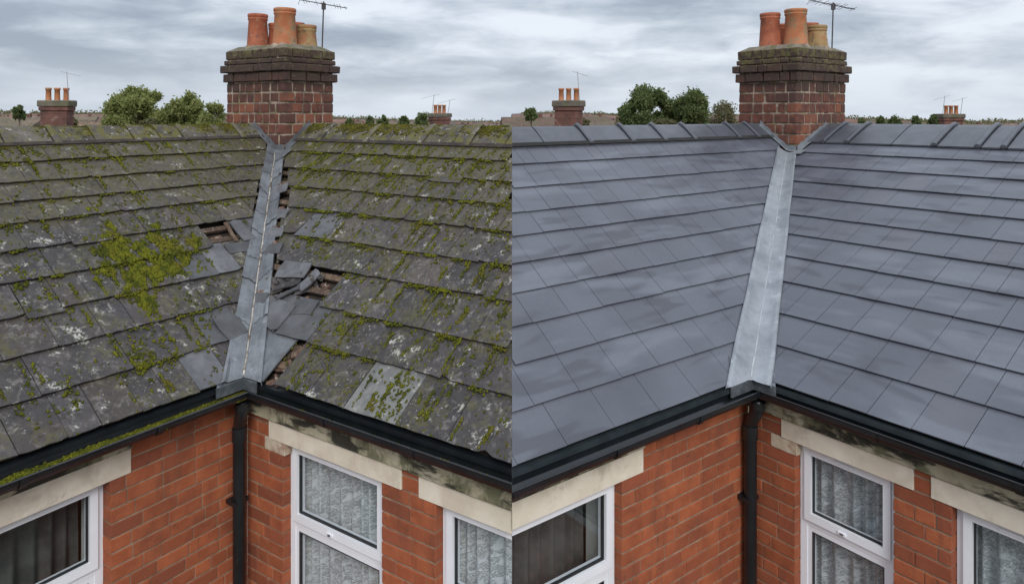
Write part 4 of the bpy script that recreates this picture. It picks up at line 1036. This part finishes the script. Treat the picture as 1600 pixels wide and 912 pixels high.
# ------------------------------------------------------------------ far chimneys on the next row of houses
M['far_brick'] = surf('far_brick', (0.095, 0.042, 0.034), (0.155, 0.072, 0.055), 3, 0.9, layers=[((0.06, 0.04, 0.035), 1.4, .48, .66, .8), ((.26, .2, .15), 4, .6, .7, .5)], bump=(12, .6, .02))
M['far_cap'] = surf('far_cap', (0.085, 0.075, 0.06), (0.15, 0.13, 0.10), 3, 0.9, layers=[((0.10, 0.10, 0.045), 2, .48, .6, .7)], bump=(12, .6, .02))
M['far_roof'] = surf('far_roof', (0.10, 0.065, 0.055), (0.16, 0.10, 0.085), 2, 0.9, bump=None)
M['far_wall'] = surf('far_wall', (0.24, 0.12, 0.09), (0.32, 0.18, 0.13), 2, 0.9, bump=None)
def px(xp, D): return (xp - 800) / 1101.75 * D
def pz(yp, D): return EYE + (177.44 - yp) / 1101.75 * D
def far_house(label, xp, D, y_pot, y_cap, y_cap2, wpx, rz_, lab2, asps):
    X = px(xp, D); cw = wpx / 1101.75 * D / 1.33; cd = cw * .62
    t_ = thing('neighbour_house', label, 'house', (X, D, 0), rz_)
    zr = pz(206, D)      # ridge just hidden behind the roofs in front
    MB().box(-4.5, 4.5, .2, 8, 0, zr - 2.6).build('wall', M['far_wall'], t_, rel=False)
    MB().prism([Vector((-4.7, -.2, zr - 2.7)), Vector((4.7, -.2, zr - 2.7)), Vector((4.7, 4.1, zr)), Vector((-4.7, 4.1, zr))], [Vector((-4.7, 8.3, zr - 2.7)), Vector((4.7, 8.3, zr - 2.7)), Vector((4.7, 4.1, zr - .12)), Vector((-4.7, 4.1, zr - .12))]).build('roof', M['far_roof'], t_, rel=False)
    ch = MB(); zt = pz(y_cap, D); z2 = pz(y_cap2, D); zb_ = zr - 1.4
    ch.box(-cw / 2, cw / 2, -cd / 2, cd / 2, zb_, z2)
    ch = ch.build('chimney', M['far_brick'], t_, rel=False, bevel=.012)
    k = (zt - z2)
    MB().box(-cw / 2 - .05, cw / 2 + .05, -cd / 2 - .05, cd / 2 + .05, z2 - k * .35, z2 + k * .15).build('corbel', M['far_brick'], ch, rel=False, bevel=.015)
    MB().box(-cw / 2 - .09, cw / 2 + .09, -cd / 2 - .09, cd / 2 + .09, z2 + k * .15 + .004, zt).build('cap', M['far_cap'], ch, rel=False, bevel=.03, jitter=.008)
    # a few courses proud of the stack
    for i in range(7):
        z_ = z2 - k * .35 - .12 - i * .17
        for a_ in (-1, 1): MB().box(-cw / 2 - .006, cw / 2 + .006, -cd / 2 - .006, cd / 2 + .006, z_, z_ + .065).build('brick_course', M['far_brick'], ch, rel=False) if a_ > 0 else None
    hp = pz(y_pot, D) - zt
    for i, o in enumerate((-.30, 0.0, .31)):
        r = cw * .105
        mk = 'pot_orange' if i != 1 else 'pot_red'
        MB().lathe(o * cw, (i - 1) * .07, [(r * 1.15, zt - .01), (r, zt + hp * .1), (r * .92, zt + hp * .82), (r * 1.12, zt + hp * .84), (r * 1.12, zt + hp), (r * .8, zt + hp), (r * .8, zt + hp * .8)], 14).build('chimney_pot', M['pot_orange'], ch, rel=False, smooth=True)
    for (lab, mx, ty, sgn) in asps:
        aerial('tv_aerial', lab, X + mx * D / 1101.75, D, zt, pz(ty, D), (.018 * D, .008 * D), R(205 if sgn > 0 else 10), R(14), -.003 * D * sgn, 4, 
               .006 + .0002 * D, 'far_metal', .03)
    return t_
far_house('neighbour house whose three-pot chimney rises left, behind the mossy ridge', 89.5, 26, 137.5, 157, 169, 50, R(8), '', [('thin aerial on the chimney at far left behind the mossy ridge', 18, 112, 1)])
far_house('neighbour house whose small three-pot chimney rises right, behind the mossy ridge', 687, 34, 164, 177, 185, 36, R(30), '', [('left aerial of the pair on the small chimney behind the mossy ridge', -12, 148, -1), ('right aerial of the pair on the small chimney behind the mossy ridge', 13, 156, -1)])
far_house('neighbour house whose three-pot chimney rises left, behind the new ridge', 888.5, 26, 138, 157, 169, 50, R(-28), '', [('thin aerial on the left chimney behind the new slate ridge', 17, 112, 1)])
far_house('neighbour house whose small three-pot chimney rises right, behind the new ridge', 1486, 34, 165, 178, 186, 36, R(-8), '', [('left aerial of the pair on the small chimney behind the new slate ridge', -13, 150, -1), ('right aerial of the pair on the small chimney behind the new slate ridge', 15, 153, -1)])

# ------------------------------------------------------------------ land
M['land'] = surf('land', (0.085, 0.07, 0.04), (0.13, 0.09, 0.065), .02, 0.95, layers=[((0.05, 0.06, 0.025), .05, .45, .6, .8), ((0.17, 0.085, 0.065), .09, .52, .62, .7)], bump=None)
def skyline(xp):
    pts = [(-900, 176), (0, 176), (350, 179), (520, 184), (700, 190), (785, 191), (815, 177), (1100, 180), (1320, 185), (1500, 190), (2500, 190)]
    for (a_, b_), (c_, d_) in zip(pts, pts[1:]):
        if a_ <= xp <= c_: return b_ + (d_ - b_) * (xp - a_) / (c_ - a_)
    return 188
def crest(az):       # elevation of the far skyline along this bearing, in metres at 420 m
    xp = 800 + 1101.75 * math.tan(az) if abs(az) < 1.2 else (0 if az < 0 else 1600)
    return EYE - (skyline(xp) + 1.5 - 177.44) / 1101.75 * 420 * math.cos(min(abs(az), 1.2))
mb = MB(); rad = [0.5, 15, 40, 70, 100, 150, 200, 260, 320, 380, 420, 440, 500, 700, 1200, 2500]; nA_ = 360
for r in rad:
    for j in range(nA_):
        az = -math.pi + 2 * math.pi * j / nA_
        c_ = crest(az)
        if r <= 40: z = 0
        elif r <= 420: f = (r - 40) / 380; z = (f ** .9) * c_ + 0.5 * noise.noise(Vector((math.sin(az) * r * .02, math.cos(az) * r * .02, 0))) * (1 - f)
        else: z = c_ - (r - 420) * .035
        mb.v.append((math.sin(az) * r, math.cos(az) * r, z))
for i in range(len(rad) - 1):
    for j in range(nA_): mb.f.append((i * nA_ + j, i * nA_ + (j + 1) % nA_, (i + 1) * nA_ + (j + 1) % nA_, (i + 1) * nA_ + j))
mb.f.append(tuple(range(nA_)))
g_ = mb.build('ground', M['land'], None, rel=False, smooth=True); g_['kind'] = 'structure'
def land_z(x, y):
    r = math.hypot(x, y); az = math.atan2(x, y); c_ = crest(az)
    if r <= 40: return 0
    f = min(1, (r - 40) / 380); return (f ** .9) * c_

# distant houses
M['roof_terra'] = surf('roof_terra', (0.115, 0.072, 0.052), (0.185, 0.115, 0.085), .9, 0.9, vary=.25, hue=(0.12, 0.10, 0.07), layers=[((0.09, 0.085, 0.045), .4, .45, .62, .8), ((0.06, 0.05, 0.04), 1.5, .5, .62, .7)], bump=None)
M['roof_grey'] = surf('roof_grey', (0.14, 0.12, 0.12), (0.20, 0.18, 0.17), .5, 0.9, vary=.25, bump=None)
M['far_render'] = surf('far_render', (0.36, 0.32, 0.28), (0.50, 0.46, 0.40), .3, 0.9, vary=.2, bump=None)
wn = M['gasket']
def small_house(label, xp, D, ytop, wpx, kind, rz_, group=None):
    X = px(xp, D); top = pz(ytop, D); wd_ = wpx / 1101.75 * D
    t_ = thing('distant_house', label, 'house', (X, D, land_z(X, D) - .3), rz_, group)
    base = t_.location.z; T = top - base; rh = min(3.0, T * .45); dd = min(wd_ * .8, 9); ev = T - rh
    MB().box(-wd_ / 2, wd_ / 2, -dd / 2, dd / 2, 0, ev).build('wall', M['far_wall'] if kind != 'pale' else M['far_render'], t_, rel=False)
    hip = wd_ * (.28 if kind == 'hip' else 0.0); e = .4
    vs = [(-wd_ / 2 - e, -dd / 2 - e, ev), (wd_ / 2 + e, -dd / 2 - e, ev), (wd_ / 2 + e, dd / 2 + e, ev), (-wd_ / 2 - e, dd / 2 + e, ev), (-wd_ / 2 - e + hip, 0, T), (wd_ / 2 + e - hip, 0, T)]
    rf = MB().add(vs, [(0, 1, 5, 4), (2, 3, 4, 5), (1, 2, 5), (3, 0, 4), (0, 3, 2, 1)]).build('roof', M['roof_grey'] if kind == 'grey' else M['roof_terra'], t_, rel=False)
    MB().box(wd_ * .22, wd_ * .22 + .7, -.3, .3, ev + rh * .4, T + .7).build('chimney', M['far_brick'], rf, rel=False)
    for k in (-.3, .05, .3): MB().box(wd_ * k, wd_ * k + 1.1, -dd / 2 - .05, -dd / 2 + .02, ev - 1.9, ev - .6).build('window', wn, t_, rel=False)
    return t_
place = {0: 'behind the mossy ridge', 800: 'behind the new slate ridge'}
for off in (0, 800):
    w_ = place[off]
    small_house('low brown-roofed distant house just right of the left chimney, ' + w_, off + 150, 120, 190, 60, 'terra', R(10))
    small_house('pale hipped-roof house below the big round tree, ' + w_, off + 215, 75, 187.5, 66, 'hip', R(-12))
    small_house('lower hipped-roof house with tiled roof below the second tree, ' + w_, off + 262, 70, 192, 60, 'hip', R(14))
    small_house('long terracotta-roofed house at the left end, ' + w_, off + 25, 150, 183, 78, 'terra', R(6))
    small_house('grey-roofed house between the left end and left chimney, ' + w_, off + 52, 200, 182, 34, 'grey', R(-6))
    small_house('rust-roofed house beside the left chimney on its right, ' + w_, off + 128, 210, 181.5, 40, 'terra', R(20))
    small_house('dull terracotta-roofed house left of the main chimney, ' + w_, off + 330, 130, 189, 56, 'terra', R(-4))
    for k, (x_, yt, ww, kd) in enumerate(((542, 190.5, 38, 'terra'), (588, 189.5, 30, 'pale'), (622, 191, 40, 'terra'), (650, 193.5, 30, 'grey'), (722, 194.5, 36, 'terra'), (765, 195, 44, 'grey'))):
        small_house(['rust-roofed house nearest the right side of the main chimney, ', 'pale-walled house second right of the main chimney, ', 'rust-roofed house left of the dark bush by the small chimney, ', 'grey-roofed house touching the left of the small chimney, ', 'rust-roofed house just right of the small chimney, ', 'grey-roofed house at the far right end, '][k] + w_, off + x_, 200 + 12 * k, yt, ww, kd, R(random.uniform(-20, 20)))

# ------------------------------------------------------------------ trees
def leaf_mat(name, c1, c2, c3):
    m, t, p = new_mat(name); pos = t.node('ShaderNodeNewGeometry').outputs['Position']
    c = t.mix(t.ramp(t.noise(pos, .9, 3), .38, .62), (*c1, 1), (*c2, 1)); c = t.mix(t.ramp(t.noise(pos, 4, 2), .55, .7, 0, .7), c, (*c3, 1))
    t.l.new(c, p.inputs['Base Color']); p.inputs['Roughness'].default_value = .8; p.inputs['Specular IOR Level'].default_value = .2
    out = t.n['Material Output']; tl = t.node('ShaderNodeBsdfTranslucent', {'Color': (c2[0] * 1.3, c2[1] * 1.3, c2[2], 1)}).outputs[0]
    t.l.new(t.node('ShaderNodeMixShader', {0: .40, 1: p.outputs[0], 2: tl}).outputs[0], out.inputs[0]); return m
M['leaf_light'] = leaf_mat('leaf_light', (0.14, 0.17, 0.055), (0.23, 0.25, 0.095), (0.28, 0.27, 0.13))
M['leaf_dark'] = leaf_mat('leaf_dark', (0.065, 0.095, 0.036), (0.12, 0.15, 0.06), (0.16, 0.165, 0.075))
M['leaf_olive'] = leaf_mat('leaf_olive', (0.10, 0.10, 0.055), (0.16, 0.15, 0.085), (0.20, 0.165, 0.10))
M['bark'] = surf('bark', (0.06, 0.05, 0.04), (0.11, 0.09, 0.07), 3, .9, bump=None)
def tree(name, label, xp, D, half, ytop, ybase_crown, mat, leaves=5000, lsize=.16, gap=.5, cat='tree', group=None):
    X = px(xp, D); Rr = half / 1101.75 * D; top = pz(ytop, D); cb = pz(ybase_crown, D); gz = land_z(X, D)
    t_ = thing(name, label, cat, (X, D, gz), 0, group); H_ = top - gz
    cz = (top + cb) / 2 - gz; rz_ = (top - cb) / 2
    cents = []; nc = 26
    for i in range(nc):
        a_ = random.uniform(0, 2 * math.pi); el = random.uniform(-.7, 1); rr = random.uniform(.35, .82)
        cents.append(Vector((math.cos(a_) * math.sqrt(1 - min(.99, el * el)) * Rr * rr, math.sin(a_) * math.sqrt(1 - min(.99, el * el)) * Rr * rr, cz + el * rz_ * .74)))
    tr = MB().tube([(0, 0, 0), (.05 * Rr, 0, cz * .5), (0, .05 * Rr, cz), (-.04 * Rr, 0, cz + rz_ * .4)], [.055 * Rr + .05, .045 * Rr + .04, .03 * Rr + .02, .012 * Rr + .01], 8).build('trunk', M['bark'], t_, rel=False)
    for c in cents[:12]: MB().tube([(0, 0, max(cz * .4, c.z - rz_ * .9)), tuple((c * .55 + Vector((0, 0, cz * .42)))), tuple(c)], [.02 * Rr + .01, .012 * Rr + .008, .005 * Rr], 5).build('limb', M['bark'], tr, rel=False)
    C_ = np.array([c[:] for c in cents]); idx = rng.integers(0, nc, leaves)
    d_ = rng.normal(size=(leaves, 3)); d_ /= np.linalg.norm(d_, axis=1)[:, None]
    rr = rng.uniform(0.3, 1, leaves) ** .6 * (rng.uniform(.15, .36, nc)[idx]) * (1 + .25 * rng.normal(size=leaves)) 
    P = C_[idx] + d_ * rr[:, None] * np.array([Rr, Rr, rz_ * 1.05])
    a1 = rng.normal(size=(leaves, 3)); a1 /= np.linalg.norm(a1, axis=1)[:, None]; a2 = np.cross(a1, rng.normal(size=(leaves, 3))); a2 /= np.linalg.norm(a2, axis=1)[:, None]
    sz = lsize * rng.uniform(.6, 1.4, leaves)[:, None]
    V = np.stack([P - a1 * sz, P + a2 * sz * .6, P + a1 * sz, P - a2 * sz * .6], 1).reshape(-1, 3)
    F = np.arange(leaves * 4).reshape(-1, 4)
    cr = bulk('crown', V, F, mat, t_, smooth=False); return t_
for off in (0, 800):
    w_ = place[off]; LM = M['leaf_light'] if off == 0 else M['leaf_dark']
    n_ = 'mossy' if off == 0 else 'new slate'
    tree('broadleaf_tree', 'largest rounded green tree left of the main chimney, ' + w_, off + 212, 70, 54, 133 if off == 0 else 135, 222, LM, 20000, .15)
    tree('broadleaf_tree', 'second pointed bushy green tree beside the largest one, ' + w_, off + 286, 66, 37, 140 if off == 0 else 141, 222, LM, 14000, .13)
    tree('broadleaf_tree', 'thin olive tree by the main chimney, ' + w_, off + 332, 60, 27, 157, 222, M['leaf_olive'] if off else LM, 3200 if off else 5000, .10)
    tree('broadleaf_tree', 'small dark lone skyline tree left of the left chimney, ' + w_, off + 30, 140, 10 if off == 0 else 12, 164 if off == 0 else 168, 192, M['leaf_dark'], 2500, .22)
    for (x_, hf, yt, lb) in ((547, 6, 184, 'first tiny skyline tree right of the main chimney, '), (576, 6.5, 180, 'second tiny skyline tree right of the main chimney, '), (600, 9, 180, 'third, broader skyline tree right of the main chimney, '), (631, 7, 181, 'fourth tiny skyline tree right of the main chimney, '), (661, 11, 176, 'dark round bush-like tree touching the small chimney on its left, ')):
        tree('skyline_tree', lb + w_, off + x_ + random.uniform(-2, 2), 180, hf * random.uniform(1.1, 1.7), yt + random.uniform(-1, 1), 208, M['leaf_dark'], 1800, .26)
    for (x_, hf, yt, lb) in ((110, 12, 184, 'low olive bush at the foot of the left chimney, '), (238, 22, 185, 'long low hedge bush below the largest tree, ')):
        tree('bush', lb + w_, off + x_, 66 if x_ > 200 else 90, hf, yt, 200, M['leaf_olive'], 1500, .14, cat='bush')
# far hedges and woods along the crest: one mass
V, F = [], []
n = 42000
az = rng.uniform(R(-48), R(48), n); r_ = rng.choice([410, 418, 426, 370, 330, 290, 240, 180, 140], n, p=[.17, .17, .15, .12, .11, .09, .08, .06, .05]) + rng.uniform(-8, 8, n)
X = np.sin(az) * r_; Y = np.cos(az) * r_
keepb = []
Z = np.array([land_z(a_, b_) for a_, b_ in zip(X, Y)])
clump = np.array([noise.noise(Vector((float(a_) * 130 * .35, float(b_) * .1, 0))) for a_, b_ in zip(az, r_)])
hgt = np.clip(.5 + 1.6 * clump, 0, 2.0) * rng.uniform(.0, 1.7, n) + rng.uniform(0, .4, n)
P = np.stack([X, Y, Z + hgt], 1); P = P[clump > -.32]
m_ = len(P); a1 = rng.normal(size=(m_, 3)); a1 /= np.linalg.norm(a1, axis=1)[:, None]; a2 = np.cross(a1, rng.normal(size=(m_, 3))); a2 /= np.linalg.norm(a2, axis=1)[:, None]
sz = rng.uniform(.25, .6, m_)[:, None]
V = np.stack([P - a1 * sz, P + a2 * sz * .8, P + a1 * sz, P - a2 * sz * .8], 1).reshape(-1, 3)
o = bulk('far_wood', V, np.arange(m_ * 4).reshape(-1, 4), M['leaf_olive'], None, smooth=False); tag(o, 'far olive-brown hedges and woods along the hillside skyline', 'woodland', kind='stuff')
# the mass of rooftops across the far hillside
M['far_tiles'] = surf('far_tiles', (0.10, 0.060, 0.048), (0.20, 0.105, 0.080), .12, 0.9, layers=[((0.085, 0.08, 0.075), .07, .48, .6, .8), ((0.26, 0.17, 0.14), .3, .58, .7, .6)], bump=None)
mb = MB()
for _ in range(420):
    az_ = R(random.uniform(-46, 46)); r = random.uniform(170, 405); x_, y_ = math.sin(az_) * r, math.cos(az_) * r
    zb_ = land_z(x_, y_) - .5; L_ = random.uniform(5, 11); Wd = random.uniform(4, 6); h1 = random.uniform(.2, 1.0) * (r / 400) + .4; h2 = h1 + random.uniform(1.2, 2.2); th_ = random.uniform(-.7, .7)
    if (zb_ + h2 - EYE) / r > -(skyline(800 + 1101.75 * math.tan(az_)) - 177.44) / 1101.75 * 1.0: continue
    cs, sn = math.cos(th_), math.sin(th_)
    def q(a, b, z): return (x_ + a * cs - b * sn, y_ + a * sn + b * cs, zb_ + z)
    mb.add([q(-L_, -Wd, h1), q(L_, -Wd, h1), q(L_, Wd, h1), q(-L_, Wd, h1), q(-L_, 0, h2), q(L_, 0, h2), q(-L_, -Wd, -2), q(L_, -Wd, -2), q(L_, Wd, -2), q(-L_, Wd, -2)],
           [(0, 1, 5, 4), (2, 3, 4, 5), (1, 2, 5), (3, 0, 4), (6, 7, 1, 0), (7, 8, 2, 1), (8, 9, 3, 2), (9, 6, 0, 3)])
    if random.random() < .4: k = random.uniform(-.6, .6) * L_; mb.box(x_ + k * cs - .35, x_ + k * cs + .35, y_ + k * sn - .3, y_ + k * sn + .3, zb_ + h1, zb_ + h2 + .6)
o = mb.build('far_rooftops', M['far_tiles'], None, rel=False, fix=False); tag(o, 'far mass of reddish and brown rooftops on the hillside', 'rooftops', kind='stuff')
print('objects', len(bpy.data.objects), 'tris', sum(len(o.data.polygons) for o in bpy.data.objects if o.type == 'MESH'))
